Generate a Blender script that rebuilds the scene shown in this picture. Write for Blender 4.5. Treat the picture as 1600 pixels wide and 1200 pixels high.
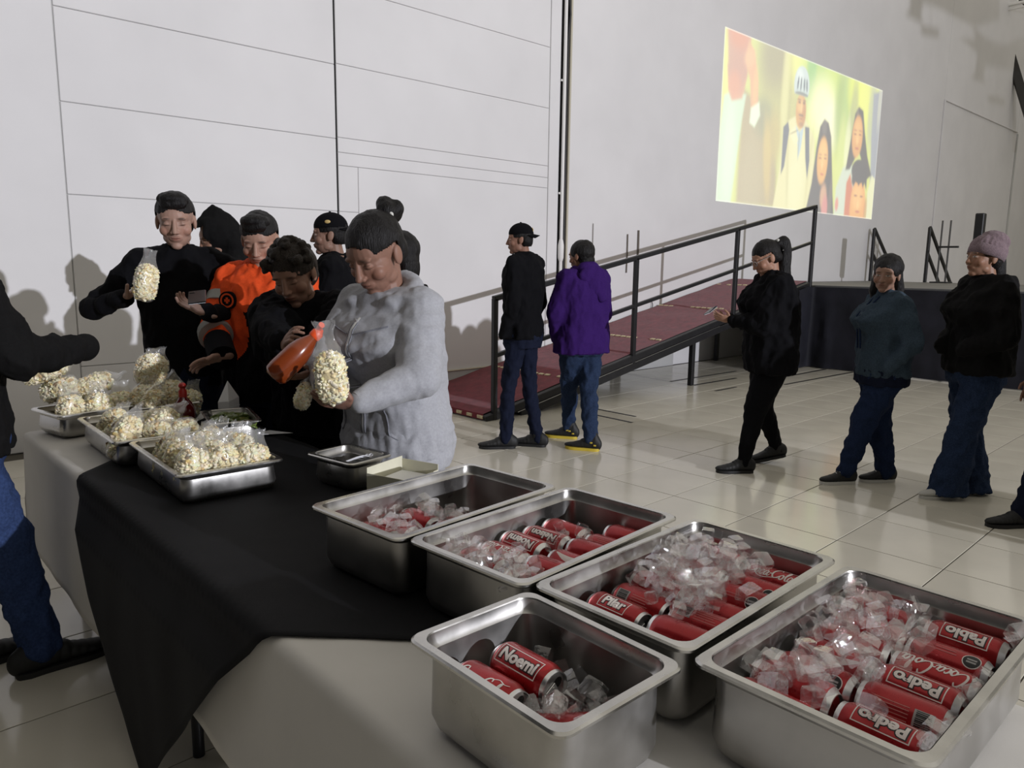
import bpy, bmesh, math, random
import numpy as np
from mathutils import Vector, Matrix, noise

for _o in list(bpy.data.objects): bpy.data.objects.remove(_o)
S = bpy.context.scene
COL = S.collection
rnd = random.Random(11)
PI = math.pi

# ------------------------------------------------------------------ camera
CAM_H = 1.45
def look_matrix(pitch, roll, yaw):
    fw = Vector((0, math.cos(pitch), -math.sin(pitch))); up = Vector((0, math.sin(pitch), math.cos(pitch))); x = Vector((1, 0, 0))
    r = math.cos(roll)*x + math.sin(roll)*up; u = -math.sin(roll)*x + math.cos(roll)*up
    T = Matrix(((math.sin(yaw), math.cos(yaw), 0), (-math.cos(yaw), math.sin(yaw), 0), (0, 0, 1)))
    return T@r, T@u, T@fw
c_r, c_u, c_f = look_matrix(math.radians(9.128), math.radians(0.752), math.radians(47.3))
cam = bpy.data.cameras.new('camera'); cam.sensor_width = 36; cam.lens = 36*1169.3/1600; cam.clip_start = .05; cam.clip_end = 200
cam_o = bpy.data.objects.new('camera', cam); COL.objects.link(cam_o)
m = Matrix((c_r, c_u, -c_f)).transposed().to_4x4(); m.translation = (0, 0, CAM_H)
cam_o.matrix_world = m
S.camera = cam_o

# ------------------------------------------------------------------ light
S.view_settings.view_transform = 'Standard'
try: S.view_settings.look = 'None'
except Exception: pass
S.view_settings.gamma = 1; S.view_settings.use_curve_mapping = False
S.view_settings.exposure = 0.0
W = bpy.data.worlds.new('hall_gloom'); S.world = W; W.use_nodes = True
W.node_tree.nodes['Background'].inputs[0].default_value = (1.0, .945, .84, 1)
W.node_tree.nodes['Background'].inputs[1].default_value = .53
LAMP = Vector((4.7, -17.7, 5.0))
def spot(name, loc, target, power, col, ang, rad, blend=.25):
    l = bpy.data.lights.new(name, 'SPOT'); l.energy = power; l.color = col; l.spot_size = ang; l.spot_blend = blend; l.shadow_soft_size = rad
    o = bpy.data.objects.new(name, l); COL.objects.link(o); o.location = loc
    o.rotation_euler = (Vector(target)-Vector(loc)).to_track_quat('-Z', 'Y').to_euler()
    return o
spot('flood_light', LAMP, (-9.5, 6.4, 1.6), 14900, (.905, .915, 1.0), math.radians(165), .11, 1.0)
S.cycles.max_bounces = 8; S.cycles.diffuse_bounces = 3; S.cycles.glossy_bounces = 3; S.cycles.transmission_bounces = 4; S.cycles.transparent_max_bounces = 20

# ------------------------------------------------------------------ materials
def mat(name, col, rough=.6, metal=0, noise_scale=None, noise_amt=.15, bump=None, bump_s=.2, spec=.5, sheen=0, trans=0, ior=1.45, alpha=1, rough_var=0, emit=None, detail=4, stretch=None, coat=0, sss=0):
    M = bpy.data.materials.new(name); M.use_nodes = True; nt = M.node_tree; b = nt.nodes['Principled BSDF']
    b.inputs['Base Color'].default_value = (*col, 1); b.inputs['Roughness'].default_value = rough; b.inputs['Metallic'].default_value = metal
    b.inputs['Specular IOR Level'].default_value = spec; b.inputs['IOR'].default_value = ior
    b.inputs['Transmission Weight'].default_value = trans; b.inputs['Alpha'].default_value = alpha
    b.inputs['Coat Weight'].default_value = coat
    if sheen: b.inputs['Sheen Weight'].default_value = sheen; b.inputs['Sheen Roughness'].default_value = .5
    if sss: b.inputs['Subsurface Weight'].default_value = sss; b.inputs['Subsurface Scale'].default_value = .01; b.inputs['Subsurface Radius'].default_value = (1, .4, .2)
    if emit: b.inputs['Emission Color'].default_value = (*emit[0], 1); b.inputs['Emission Strength'].default_value = emit[1]
    if noise_scale or bump or rough_var:
        tc = nt.nodes.new('ShaderNodeTexCoord'); mp = nt.nodes.new('ShaderNodeMapping'); nt.links.new(tc.outputs['Object'], mp.inputs[0])
        if stretch: mp.inputs['Scale'].default_value = stretch
        if noise_scale:
            n = nt.nodes.new('ShaderNodeTexNoise'); n.inputs['Scale'].default_value = noise_scale; n.inputs['Detail'].default_value = detail
            nt.links.new(mp.outputs[0], n.inputs['Vector'])
            r = nt.nodes.new('ShaderNodeMapRange'); r.inputs[1].default_value = .3; r.inputs[2].default_value = .7; r.inputs[3].default_value = 1-noise_amt; r.inputs[4].default_value = 1+noise_amt
            nt.links.new(n.outputs[0], r.inputs[0])
            mx = nt.nodes.new('ShaderNodeMix'); mx.data_type = 'RGBA'; mx.blend_type = 'MULTIPLY'; mx.inputs[0].default_value = 1
            mx.inputs[6].default_value = (*col, 1); nt.links.new(r.outputs[0], mx.inputs[7]); nt.links.new(mx.outputs[2], b.inputs['Base Color'])
            if rough_var:
                rr = nt.nodes.new('ShaderNodeMapRange'); rr.inputs[1].default_value = .3; rr.inputs[2].default_value = .7; rr.inputs[3].default_value = max(.02, rough-rough_var); rr.inputs[4].default_value = rough+rough_var
                nt.links.new(n.outputs[0], rr.inputs[0]); nt.links.new(rr.outputs[0], b.inputs['Roughness'])
        if bump:
            n2 = nt.nodes.new('ShaderNodeTexNoise'); n2.inputs['Scale'].default_value = bump; n2.inputs['Detail'].default_value = 5
            nt.links.new(mp.outputs[0], n2.inputs['Vector'])
            bp = nt.nodes.new('ShaderNodeBump'); bp.inputs['Strength'].default_value = bump_s; bp.inputs['Distance'].default_value = .01
            nt.links.new(n2.outputs[0], bp.inputs['Height']); nt.links.new(bp.outputs[0], b.inputs['Normal'])
    return M
def vcol_mat(name, rough=.55, spec=.4, sss=0, bump=None, bump_s=.1, emit=0):
    M = mat(name, (.5, .5, .5), rough, spec=spec, bump=bump, bump_s=bump_s, sss=sss); nt = M.node_tree; b = nt.nodes['Principled BSDF']
    a = nt.nodes.new('ShaderNodeAttribute'); a.attribute_name = 'Col'
    nt.links.new(a.outputs['Color'], b.inputs['Base Color'])
    if emit: nt.links.new(a.outputs['Color'], b.inputs['Emission Color']); b.inputs['Emission Strength'].default_value = emit
    return M
def srgb(r, g, b):
    f = lambda c: (c/255/12.92 if c/255 <= .04045 else ((c/255+.055)/1.055)**2.4)
    return (f(r), f(g), f(b))

# ------------------------------------------------------------------ mesh helpers
class MB:
    """collects vertices and faces of ONE mesh"""
    def __init__(s): s.v = []; s.f = []
    def add(s, v, f):
        o = len(s.v); s.v += [tuple(p) for p in v]; s.f += [tuple(i+o for i in q) for q in f]; return s
    def box(s, c, d, R=None, bev=0):
        x, y, z = d[0]/2, d[1]/2, d[2]/2
        if bev:
            b = min(bev, x*.9, y*.9, z*.9); pts = []; 
            for sx in (-1, 1):
                for sy in (-1, 1):
                    for sz in (-1, 1):
                        pts += [(sx*x, sy*(y-b), sz*(z-b)), (sx*(x-b), sy*y, sz*(z-b)), (sx*(x-b), sy*(y-b), sz*z)]
            bm = bmesh.new(); [bm.verts.new(p) for p in pts]; bmesh.ops.convex_hull(bm, input=bm.verts); bm.verts.index_update()
            P = [v.co.copy() for v in bm.verts]; F = [[v.index for v in f.verts] for f in bm.faces]; bm.free()
        else:
            P = [Vector((sx*x, sy*y, sz*z)) for sx in (-1, 1) for sy in (-1, 1) for sz in (-1, 1)]
            F = [(0, 1, 3, 2), (4, 6, 7, 5), (0, 4, 5, 1), (2, 3, 7, 6), (0, 2, 6, 4), (1, 5, 7, 3)]
        if R is not None: P = [R@p for p in P]
        c = Vector(c); return s.add([p+c for p in P], F)
    def bar(s, a, b, w, h, bev=0):
        a, b = Vector(a), Vector(b); d = b-a; q = d.to_track_quat('X', 'Z').to_matrix()
        return s.box((a+b)/2, (d.length, w, h), q, bev)
    def rings(s, R, cap=True, close=False):
        n = len(R[0]); v = [p for r in R for p in r]; f = []
        for i in range(len(R)-1):
            for j in range(n): f.append((i*n+j, i*n+(j+1) % n, (i+1)*n+(j+1) % n, (i+1)*n+j))
        if cap: f.append(tuple(reversed(range(n)))); f.append(tuple(range((len(R)-1)*n, len(R)*n)))
        return s.add(v, f)
    def tube(s, pts, r, n=10, cap=True):
        pts = [Vector(p) for p in pts]; rr = r if isinstance(r, (list, tuple)) else [r]*len(pts); R = []
        t = (pts[1]-pts[0]).normalized(); a = t.orthogonal().normalized()
        for i, p in enumerate(pts):
            t = (pts[min(i+1, len(pts)-1)]-pts[max(i-1, 0)]).normalized()
            a = (a-t*a.dot(t)).normalized(); b = t.cross(a)
            R.append([p+(a*math.cos(2*PI*k/n)+b*math.sin(2*PI*k/n))*rr[i] for k in range(n)])
        return s.rings(R, cap)
    def lathe(s, prof, n=24, M=None):
        R = [[Vector((r*math.cos(2*PI*k/n), r*math.sin(2*PI*k/n), z)) for k in range(n)] for r, z in prof]
        if M is not None: R = [[M@p for p in q] for q in R]
        return s.rings(R)
    def ell(s, c, r, R=None, n=14, m=9):
        P = [];
        for i in range(1, m):
            th = PI*i/m
            for k in range(n): P.append(Vector((r[0]*math.sin(th)*math.cos(2*PI*k/n), r[1]*math.sin(th)*math.sin(2*PI*k/n), r[2]*math.cos(th))))
        P += [Vector((0, 0, r[2])), Vector((0, 0, -r[2]))]; F = []
        for i in range(m-2):
            for k in range(n): F.append((i*n+k, (i+1)*n+k, (i+1)*n+(k+1) % n, i*n+(k+1) % n))
        t, b = len(P)-2, len(P)-1
        for k in range(n): F.append((t, k, (k+1) % n)); F.append((b, (m-2)*n+(k+1) % n, (m-2)*n+k))
        if R is not None: P = [R@p for p in P]
        c = Vector(c); return s.add([p+c for p in P], F)
    def cone(s, a, b, ra, rb, n=14, flat=None):
        """tapered capsule with round ends; flat=(dir, factor) squashes it along dir"""
        a, b = Vector(a), Vector(b); d = (b-a); L = d.length; t = d.normalized(); e = t.orthogonal().normalized(); g = t.cross(e); R = []
        for i in range(4):
            th = PI/2*(i+.35)/4; R.append([a-t*ra*math.cos(th)+(e*math.cos(2*PI*k/n)+g*math.sin(2*PI*k/n))*ra*math.sin(th) for k in range(n)])
        for i in range(4):
            th = PI/2*(i)/4; R.append([b+t*rb*math.sin(th)+(e*math.cos(2*PI*k/n)+g*math.sin(2*PI*k/n))*rb*math.cos(th) for k in range(n)])
        if flat:
            fd = Vector(flat[0]).normalized()
            def q(p):
                base = a+t*(p-a).dot(t); w = p-base; return base+w-fd*w.dot(fd)*(1-flat[1])
            R = [[q(p) for p in r] for r in R]
        return s.rings(R)
    def mesh(s, name='m', smooth=None):
        me = bpy.data.meshes.new(name); me.from_pydata([tuple(p) for p in s.v], [], s.f)
        bm = bmesh.new(); bm.from_mesh(me); bmesh.ops.recalc_face_normals(bm, faces=bm.faces); bm.to_mesh(me); bm.free()
        if smooth is not None: shade(me, smooth)
        return me
    def build(s, name, material, parent=None, smooth=None):
        return obj(name, s.mesh(name, smooth), material, parent)
def shade(me, angle=None):
    me.polygons.foreach_set('use_smooth', [True]*len(me.polygons))
    if angle and angle < 179:
        bm = bmesh.new(); bm.from_mesh(me); a = math.radians(angle)
        for e in bm.edges: e.smooth = not (len(e.link_faces) == 2 and e.calc_face_angle(0) > a)
        bm.to_mesh(me); bm.free()
def obj(name, me, material, parent=None):
    o = bpy.data.objects.new(name, me); COL.objects.link(o)
    if material is not None:
        me.materials.clear() if not me.users > 1 else None
        if len(me.materials) == 0: me.materials.append(material)
    if parent is not None: o.parent = parent
    return o
def tag(o, label, cat, group=None, kind=None):
    o['label'] = label; o['category'] = cat
    if group: o['group'] = group
    if kind: o['kind'] = kind
    return o
def struct(o): o['kind'] = 'structure'; return o
def empty(name, loc=(0, 0, 0), rz=0):
    o = bpy.data.objects.new(name, None); COL.objects.link(o); o.location = loc; o.rotation_euler = (0, 0, rz); o.empty_display_size = .1; return o
def remesh(me, voxel, smooth=4):
    """voxel-merge overlapping closed pieces into one continuous skin"""
    ws = bpy.data.scenes.get('workshop') or bpy.data.scenes.new('workshop'); vl = ws.view_layers[0]      # small side scene, so that the hall is not re-evaluated
    o = bpy.data.objects.new('tmp', me); ws.collection.objects.link(o)
    mo = o.modifiers.new('r', 'REMESH'); mo.mode = 'VOXEL'; mo.voxel_size = voxel; mo.use_smooth_shade = True
    if smooth:
        sm = o.modifiers.new('s', 'SMOOTH'); sm.factor = .5; sm.iterations = smooth
    vl.update(); dg = vl.depsgraph; out = bpy.data.meshes.new_from_object(o.evaluated_get(dg))
    bpy.data.objects.remove(o); bpy.data.meshes.remove(me)
    out.polygons.foreach_set('use_smooth', [True]*len(out.polygons)); out.materials.clear()
    return out
def coords(me):
    a = np.empty(len(me.vertices)*3, 'f'); me.vertices.foreach_get('co', a); return a.reshape(-1, 3)
def normals(me):
    a = np.empty(len(me.vertices)*3, 'f'); me.vertices.foreach_get('normal', a); return a.reshape(-1, 3)
def set_coords(me, a): me.vertices.foreach_set('co', a.astype('f').ravel()); me.update()
_prm = np.random.RandomState(5).permutation(256); _prm = np.concatenate([_prm, _prm, _prm]); _grd = np.random.RandomState(6).normal(size=(256, 3)); _grd /= np.linalg.norm(_grd, axis=1)[:, None]
def nnoise(P):
    """gradient noise for an (n,3) array"""
    I = np.floor(P).astype(int); F = P-I; U = F*F*F*(F*(F*6-15)+10); I &= 255; out = 0
    for dx in (0, 1):
        for dy in (0, 1):
            for dz in (0, 1):
                g = _grd[_prm[_prm[_prm[I[:, 0]+dx]+I[:, 1]+dy]+I[:, 2]+dz]]; w = (U[:, 0] if dx else 1-U[:, 0])*(U[:, 1] if dy else 1-U[:, 1])*(U[:, 2] if dz else 1-U[:, 2])
                out = out+w*((F-np.array((dx, dy, dz)))*g).sum(1)
    return out*1.6
def crumple(me, amp, scale, stretch=(1, 1, 1), seed=0, ridge=True):
    c = coords(me); n = normals(me); q = c*np.array(stretch)*scale+np.array((seed*7.1, seed*3.3, -seed*5.7)); v = nnoise(q); w = nnoise(q*2.3+np.array((3, 9, 1)))
    d = (.55-np.abs(v)*2.2 if ridge else v)+.45*w
    set_coords(me, c+n*(d*amp)[:, None])
def set_vcol(me, cols):
    a = me.color_attributes.new('Col', 'FLOAT_COLOR', 'POINT')
    a.data.foreach_set('color', np.concatenate([cols, np.ones((len(cols), 1))], 1).astype('f').ravel())
def join_meshes(ms):
    bm = bmesh.new()
    for m_ in ms: bm.from_mesh(m_)
    me = bpy.data.meshes.new('j'); bm.to_mesh(me); bm.free()
    for m_ in ms: bpy.data.meshes.remove(m_)
    me.polygons.foreach_set('use_smooth', [True]*len(me.polygons)); return me
def copy_tree(o, parent=None):
    c = o.copy(); COL.objects.link(c); c.parent = parent
    for ch in o.children: copy_tree(ch, c)
    return c
# ------------------------------------------------------------------ structure
M_wall = mat('wall_paint', (.73, .72, .725), .75, noise_scale=1.3, noise_amt=.035, bump=220, bump_s=.05, spec=.25)
M_wall2 = mat('wall_paint_grey', (.5, .5, .49), .8, noise_scale=1.5, noise_amt=.06, spec=.2)
M_dark = mat('dark_gap', (.012, .012, .013), .8)
M_tile = mat('floor_tile_glaze', (.60, .565, .475), .14, noise_scale=2.2, noise_amt=.07, spec=.55, rough_var=.03)
M_grout = mat('grout', (.09, .08, .065), .9)
M_blackmetal = mat('black_paint_metal', (.012, .012, .014), .42, noise_scale=8, noise_amt=.2)
M_white = mat('white_pvc', (.8, .79, .77), .45)
M_beige = mat('beige_strip', (.52, .48, .38), .6)
WY = 6.48
# floor: slab of grout with single tiles on it
fl = MB(); fl.box((9, -4, -.053), (44, 21.2, .1)); floor = struct(fl.build('floor', M_grout))
TS = .5226; GAP = .0062
rot = math.radians(1.04)
e1 = Vector((math.cos(rot), math.sin(rot), 0)); e2 = Vector((-e1.y, e1.x, 0))
# one known joint of the floor grid in metres: joint crossing
T0 = Vector((3.912, 1.639, 0))
def proj(P):
    q = Vector(P)-Vector((0, 0, CAM_H)); d = q.dot(c_f)
    return (800+1169.3*q.dot(c_r)/d, 600-1169.3*q.dot(c_u)/d, d)
tile_me = MB().box((0, 0, -.003), (TS-GAP, TS-GAP, .006), bev=.0012).mesh('tile'); tile_me.materials.append(M_tile)
rest = MB(); n_t = 0; cand = []
RT = Matrix.Rotation(rot, 3, 'Z')
for i in range(-30, 60):
    for j in range(-32, 24):
        c = T0+e1*(i+.5)*TS+e2*(j+.5)*TS
        if c.y > WY-.2 or c.x < -6 or c.x > 29 or c.y < -12: continue
        x, y, d = proj(c)
        if d > .3 and -70 < x < 1680 and y < 1270 and not (c.x > 10.75 and c.y < 5.2): cand.append((d, c))
        else: rest.box(c+Vector((0, 0, -.003)), (TS-GAP, TS-GAP, .006), RT)
cand.sort(key=lambda t: t[0])
for k, (d, c) in enumerate(cand):
    if k < 290:
        o = bpy.data.objects.new('tile', tile_me); COL.objects.link(o); o.location = c; o.rotation_euler.z = rot; o.parent = floor
    else: rest.box(c+Vector((0, 0, -.003)), (TS-GAP, TS-GAP, .006), RT)
ro = rest.build('tile_field', M_tile, floor); ro['kind'] = 'stuff'

# back wall: recessed core, panels proud of it with open joints
core = MB(); core.box((9.5, WY+.112, 4.2), (42, .2, 8.4)); wall = struct(core.build('wall_back', M_wall2))
def panel(x0, x1, z0, z1, y=WY, mtl=None, g=.005, t=.014):
    MB().box(((x0+x1)/2, y+t/2, (z0+z1)/2), (x1-x0-g, t, z1-z0-g), bev=.004).build('wall_panel', mtl or M_wall, wall)
soft = .003
panel(-11, 1.435, 0, 8.4, g=.012)
zs = [0, .62, 1.92, 2.585, 3.243, 3.93, 4.62, 5.3, 8.4]
for a, b in zip(zs, zs[1:]):
    panel(1.435, 3.70, a, b, g=.005)
def panel2(x0, x1, z0, z1): panel(x0, x1, z0, z1, g=.005)
for a, b in [(0, 1.92)]: panel(3.715, 3.93, a, b, g=.004)
panel(3.93, 6.515, 0, 2.345, g=.004)
for a, b in [(1.92, 2.345)]: panel(3.715, 3.93, a, b, g=.004)
for a, b in [(2.345, 2.465), (2.465, 2.60), (2.60, 3.255), (3.255, 3.93), (3.93, 4.62), (4.62, 8.4)]: panel(3.715, 6.515, a, b, g=.004)
panel(6.525, 6.70, 0, 8.4, g=.004)
panel(6.835, 19.2, 0, 8.4, g=.004, y=WY)
panel(19.2, 25.0, 0, 5.24, g=.02)
panel(19.2, 25.0, 5.24, 8.4, g=.02)
panel(25.0, 30, 0, 8.4, g=.02)
for xa, xb in ((3.699, 3.716), (6.70, 6.835)): MB().box(((xa+xb)/2, WY+.011, 4.2), (xb-xa, .004, 8.4)).build('joint_filler', M_dark, wall)
# skirting along the wall foot
bb = MB(); bb.box((5.6, WY-.008, .135), (7.2, .016, .27)); struct(bb.build('baseboard_back', M_wall2))
bt = MB(); bt.box((5.6, WY-.014, .277), (7.2, .028, .016), bev=.004); tr = struct(bt.build('trim_1', M_beige))
# conduits running up the joint
cd = MB(); cd.tube([(6.735, WY-.028, .56), (6.735, WY-.03, 1.45), (6.735, WY-.03, 1.451), (6.735, WY-.03, 8)], .021, 12)
cdo = tag(cd.build('electrical_conduit', M_white, None, 40), 'white plastic conduit pipe running up the wall joint behind the ramp', 'pipe')
cp = MB(); cp.lathe([(.024, -.13), (.036, -.09), (.038, .06), (.03, .1), (.024, .13)], 14, Matrix.Translation((6.735, WY-.03, 1.62))); cp.build('coupling', M_white, cdo, 40)
for z in (.9, 2.3, 3.6): MB().box((6.735, WY-.008, z), (.075, .016, .025), bev=.003).build('pipe_clip', M_white, cdo)
cb = MB(); cb.tube([(6.80, WY+.0, .3), (6.802, WY-.005, 2.2), (6.795, WY-.004, 3.4), (6.80, WY-.012, 4.1), (6.815, WY-.02, 4.35), (6.80, WY, 4.7), (6.8, WY, 8)], .016, 8)
tag(cb.build('black_cable', M_blackmetal, None, 60), 'thick black cable hanging down the open wall joint beside the white pipe', 'cable')
bs = MB(); bs.box((6.848, WY-.012, 4), (.03, .03, 7.6), bev=.006); tr2 = struct(bs.build('trim_2', M_beige))
# raised edging of the large flush door panel at the far right of the wall
de = MB(); de.box((19.2, WY-.015, 3.2), (.05, .035, 4.1), bev=.008).box((22.1, WY-.015, 5.24), (5.8, .035, .03), bev=.008); struct(de.build('trim_3', M_wall))
de = MB(); de.box((25.0, WY-.015, 2.6), (.06, .04, 5.2), bev=.01); struct(de.build('trim_4', M_wall2))
# end wall and roof that close the hall on the right
ew = MB(); ew.box((29.5, -4, 4.2), (.2, 21, 8.4)); struct(ew.build('wall_right', mat('end_wall_paint', (.42, .42, .38), .8)))

dk = mat('ambient_blocker_dark', (.03, .029, .026), .85)  # near-black, so the two added walls below return hardly any light
ew = MB(); ew.box((-2.9, -6.2, 4.2), (.2, 25.3, 8.4)); struct(ew.build('wall_left_blocker', dk))  # unseen wall, added close and tall to darken the left side
ew = MB(); ew.box((11.5, -19.1, 3), (36, .2, 6)); struct(ew.build('wall_front_blocker', dk))  # unseen wall, added to block the low world light behind the camera
# small wall fittings: hooks and pipe stubs
def wall_fit(px, pz0, pz1, w, mtl, label, cat, name):
    o = MB(); o.tube([(px, WY-.012, pz0), (px+.003, WY-.014, (pz0+pz1)/2), (px, WY-.012, pz1)], w, 8); return tag(o.build(name, mtl, None, 60), label, cat)
M_rust = mat('rusty_pipe', (.16, .14, .12), .7)
wall_fit(8.04, 1.35, 1.86, .009, M_rust, 'thin grey rod on the wall above the ramp, left one of the pair', 'rod', 'wall_rod')
wall_fit(8.27, 1.42, 1.92, .014, M_rust, 'thin grey rod on the wall above the ramp, right one of the pair', 'rod', 'wall_rod')
wall_fit(7.34, .8, 1.97, .004, M_rust, 'thin wire running down the wall right of the conduit', 'wire', 'wall_wire')
o = MB(); o.tube([(8.62, WY-.012, .98), (8.63, WY-.03, .9), (8.56, WY-.02, .72), (8.42, WY-.012, .58), (8.3, WY-.012, .52)], .006, 6)
tag(o.build('loose_cable', M_blackmetal, None, 60), 'thin dark cable curling out of the wall just above the red ramp', 'cable')

# ------------------------------------------------------------------ projected picture
def sm(a, b, x): t = np.clip((x-a)/(b-a), 0, 1); return t*t*(3-2*t)
def projected():
    nx, nz = 420, 190; w, h = 5.68, 2.48
    u, v = np.meshgrid(np.linspace(0, 1, nx), np.linspace(0, 1, nz)); A = w/h
    C = np.zeros((nz, nx, 3))
    rs = np.random.RandomState(3)
    def lin(c): return np.array(srgb(*c))
    C[:] = lin((214, 222, 120))
    def over(mask, col):
        nonlocal C
        C = C*(1-mask[..., None])+np.array(lin(col))*mask[..., None]
    def ell(cx, cy, rx, ry, soft=.25, ang=0):
        x = (u-cx)*A; y = v-cy; c, s = math.cos(ang), math.sin(ang); X = x*c+y*s; Y = -x*s+y*c
        return 1-sm(1-soft, 1+soft, np.sqrt((X/(rx*A))**2+(Y/ry)**2))
    def poly(pts, soft=.012):
        inside = np.zeros_like(u, bool); dist = np.full_like(u, 9.)
        for i in range(len(pts)):
            (x0, y0), (x1, y1) = pts[i], pts[(i+1) % len(pts)]
            cond = ((y0 > v) != (y1 > v)) & (u < (x1-x0)*(v-y0)/((y1-y0) or 1e-9)+x0); inside ^= cond
            dx, dy = (x1-x0)*A, y1-y0; t = np.clip(((u-x0)*A*dx+(v-y0)*dy)/(dx*dx+dy*dy+1e-9), 0, 1)
            dist = np.minimum(dist, np.hypot((u-x0)*A-t*dx, v-y0-t*dy))
        sd = np.where(inside, dist, -dist); return sm(-soft, soft, sd)
    # background: blurred foliage, bokeh and bright path
    for cx, cy, rx, ry, col, sf, al in [(.30, .75, .14, .5, (178, 172, 112), .5, .8), (.26, .95, .08, .2, (150, 140, 105), .6, .7), (.33, .7, .02, .5, (226, 222, 150), .6, .8), (.38, .72, .015, .5, (200, 196, 120), .6, .7),
            (.42, 1.0, .07, .2, (238, 240, 130), .6, .9), (.55, .9, .12, .22, (170, 205, 90), .6, .9), (.48, .95, .03, .2, (130, 190, 110), .5, .7), (.62, .85, .05, .3, (200, 220, 90), .6, .8), (.57, .72, .09, .2, (250, 250, 190), .6, .95),
            (.63, .62, .06, .16, (252, 250, 205), .6, .9), (.70, .75, .05, .3, (150, 178, 85), .5, .8), (.74, .8, .04, .35, (175, 200, 110), .5, .8), (.8, .95, .06, .2, (228, 238, 80), .6, .9), (.86, .85, .05, .2, (235, 238, 110), .6, .8), (.79, .7, .03, .3, (165, 170, 120), .4, .7),
            (.72, .45, .03, .25, (215, 225, 130), .5, .8), (.76, .5, .02, .2, (240, 240, 190), .5, .7), (.02, .6, .012, .5, (240, 240, 120), .5, .8), (.93, .8, .03, .25, (160, 165, 165), .4, .5)]:
        over(ell(cx, cy, rx, ry, sf)*al, col)
    over(poly([(.93, .95), (1.02, 1.02), (1.02, .2), (.965, .2), (.94, .6)], .02), (150, 155, 160)); over(ell(.985, .9, .012, .2, .5)*.7, (200, 200, 175))
    # man on the left with a raised hand
    over(poly([(.10, .7), (.19, .62), (.28, .5), (.31, .2), (.315, 0), (.1, 0)], .03), (176, 160, 112)); over(ell(.215, .55, .055, .12, .5)*.8, (150, 152, 110)); over(ell(.28, .45, .04, .16, .5)*.8, (196, 178, 105)); over(ell(.17, .15, .06, .3, .5)*.6, (186, 174, 130)); over(ell(.25, .3, .02, .25, .5, .15)*.6, (216, 190, 105))
    over(poly([(.012, .62), (.05, .66), (.12, .66), (.105, .5), (.085, .2), (.07, -.02), (-.01, -.02), (.0, .4)], .012), (205, 226, 190)); over(ell(.05, .3, .03, .3, .6)*.7, (222, 240, 208))
    over(poly([(.03, .66), (.05, .6), (.1, .63), (.115, .72), (.12, .8), (.02, .8)], .014), (214, 158, 118))
    over(poly([(.012, 1.02), (.025, .75), (.05, .64), (.09, .66), (.118, .76), (.13, 1.02)], .02), (196, 150, 118)); over(ell(.07, 1.0, .05, .1, .5)*.8, (214, 136, 92)); over(ell(.075, .82, .04, .1, .5)*.5, (196, 140, 112)); over(ell(.06, .7, .03, .07, .5)*.6, (226, 150, 105))
    over(poly([(.118, .98), (.15, .93), (.178, .76), (.185, .6), (.15, .57), (.135, .75), (.105, .86)], .014), (222, 170, 118)); over(ell(.13, .88, .03, .05, .5, .5)*.6, (236, 186, 132)); over(ell(.165, .72, .012, .12, .5)*.6, (240, 190, 120))
    over(poly([(.148, .59), (.19, .64), (.198, .56), (.172, .48), (.145, .5)], .012), (228, 240, 205))
    # cyclist in the middle: coat, rucksack straps, face, ribbed helmet
    over(poly([(.30, 0), (.33, .3), (.335, .52), (.36, .58), (.41, .63), (.45, .63), (.50, .56), (.53, .5), (.54, .3), (.53, 0)], .009), (228, 222, 160)); over(ell(.43, .2, .05, .25, .6)*.6, (236, 234, 180)); over(ell(.37, .3, .008, .3, .5, .1)*.4, (190, 182, 120)); over(ell(.505, .3, .008, .3, .5, -.1)*.4, (200, 192, 130))
    over(poly([(.332, .53), (.358, .57), (.368, .52), (.352, .28), (.335, .22)], .006), (88, 96, 100)); over(poly([(.462, .57), (.49, .57), (.505, .35), (.498, .22), (.478, .36)], .006), (86, 94, 100))
    over(poly([(.405, .56), (.43, .52), (.455, .57), (.445, .42), (.43, .34), (.425, .42)], .006), (185, 205, 205)); over(poly([(.37, .5), (.4, .56), (.425, .47), (.41, .42)], .006), (236, 230, 175)); over(ell(.398, .515, .03, .004, .4, .35)*.8, (120, 110, 70)); over(ell(.43, .44, .003, .1, .4)*.6, (150, 150, 110))
    over(ell(.430, .66, .031, .115, .12), (214, 160, 84)); over(ell(.425, .70, .02, .05, .5)*.7, (236, 190, 112)); over(ell(.45, .65, .012, .08, .5)*.6, (180, 120, 62))
    over(ell(.418, .715, .009, .008, .4)*.8, (96, 60, 40)); over(ell(.445, .718, .008, .008, .4)*.8, (96, 60, 40)); over(ell(.432, .68, .005, .03, .5)*.6, (240, 196, 130)); over(ell(.432, .635, .016, .009, .4)*.75, (112, 84, 60)); over(ell(.432, .612, .011, .006, .4)*.7, (150, 84, 60)); over(ell(.436, .575, .014, .018, .5)*.6, (150, 116, 80)); over(ell(.417, .732, .013, .005, .4)*.7, (80, 58, 40)); over(ell(.447, .735, .011, .005, .4)*.7, (80, 58, 40))
    hm = ell(.425, .825, .047, .125, .06)*sm(.755, .77, v); over(hm, (200, 214, 205)); over(ell(.41, .88, .02, .05, .5)*.7*hm, (228, 238, 228))
    for cx in (.402, .42, .440, .456): over(ell(cx, .835, .0042, .045, .2, (cx-.428)*5)*hm, (70, 86, 92))
    over(ell(.43, .765, .044, .02, .2)*hm, (120, 128, 116))
    # girl with long dark hair
    over(poly([(.50, -.02), (.53, .2), (.545, .45), (.56, .6), (.585, .655), (.615, .64), (.64, .55), (.66, .35), (.68, .15), (.70, -.02)], .012), (74, 70, 62)); over(ell(.59, .6, .016, .05, .5)*.5, (130, 122, 108))
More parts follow.
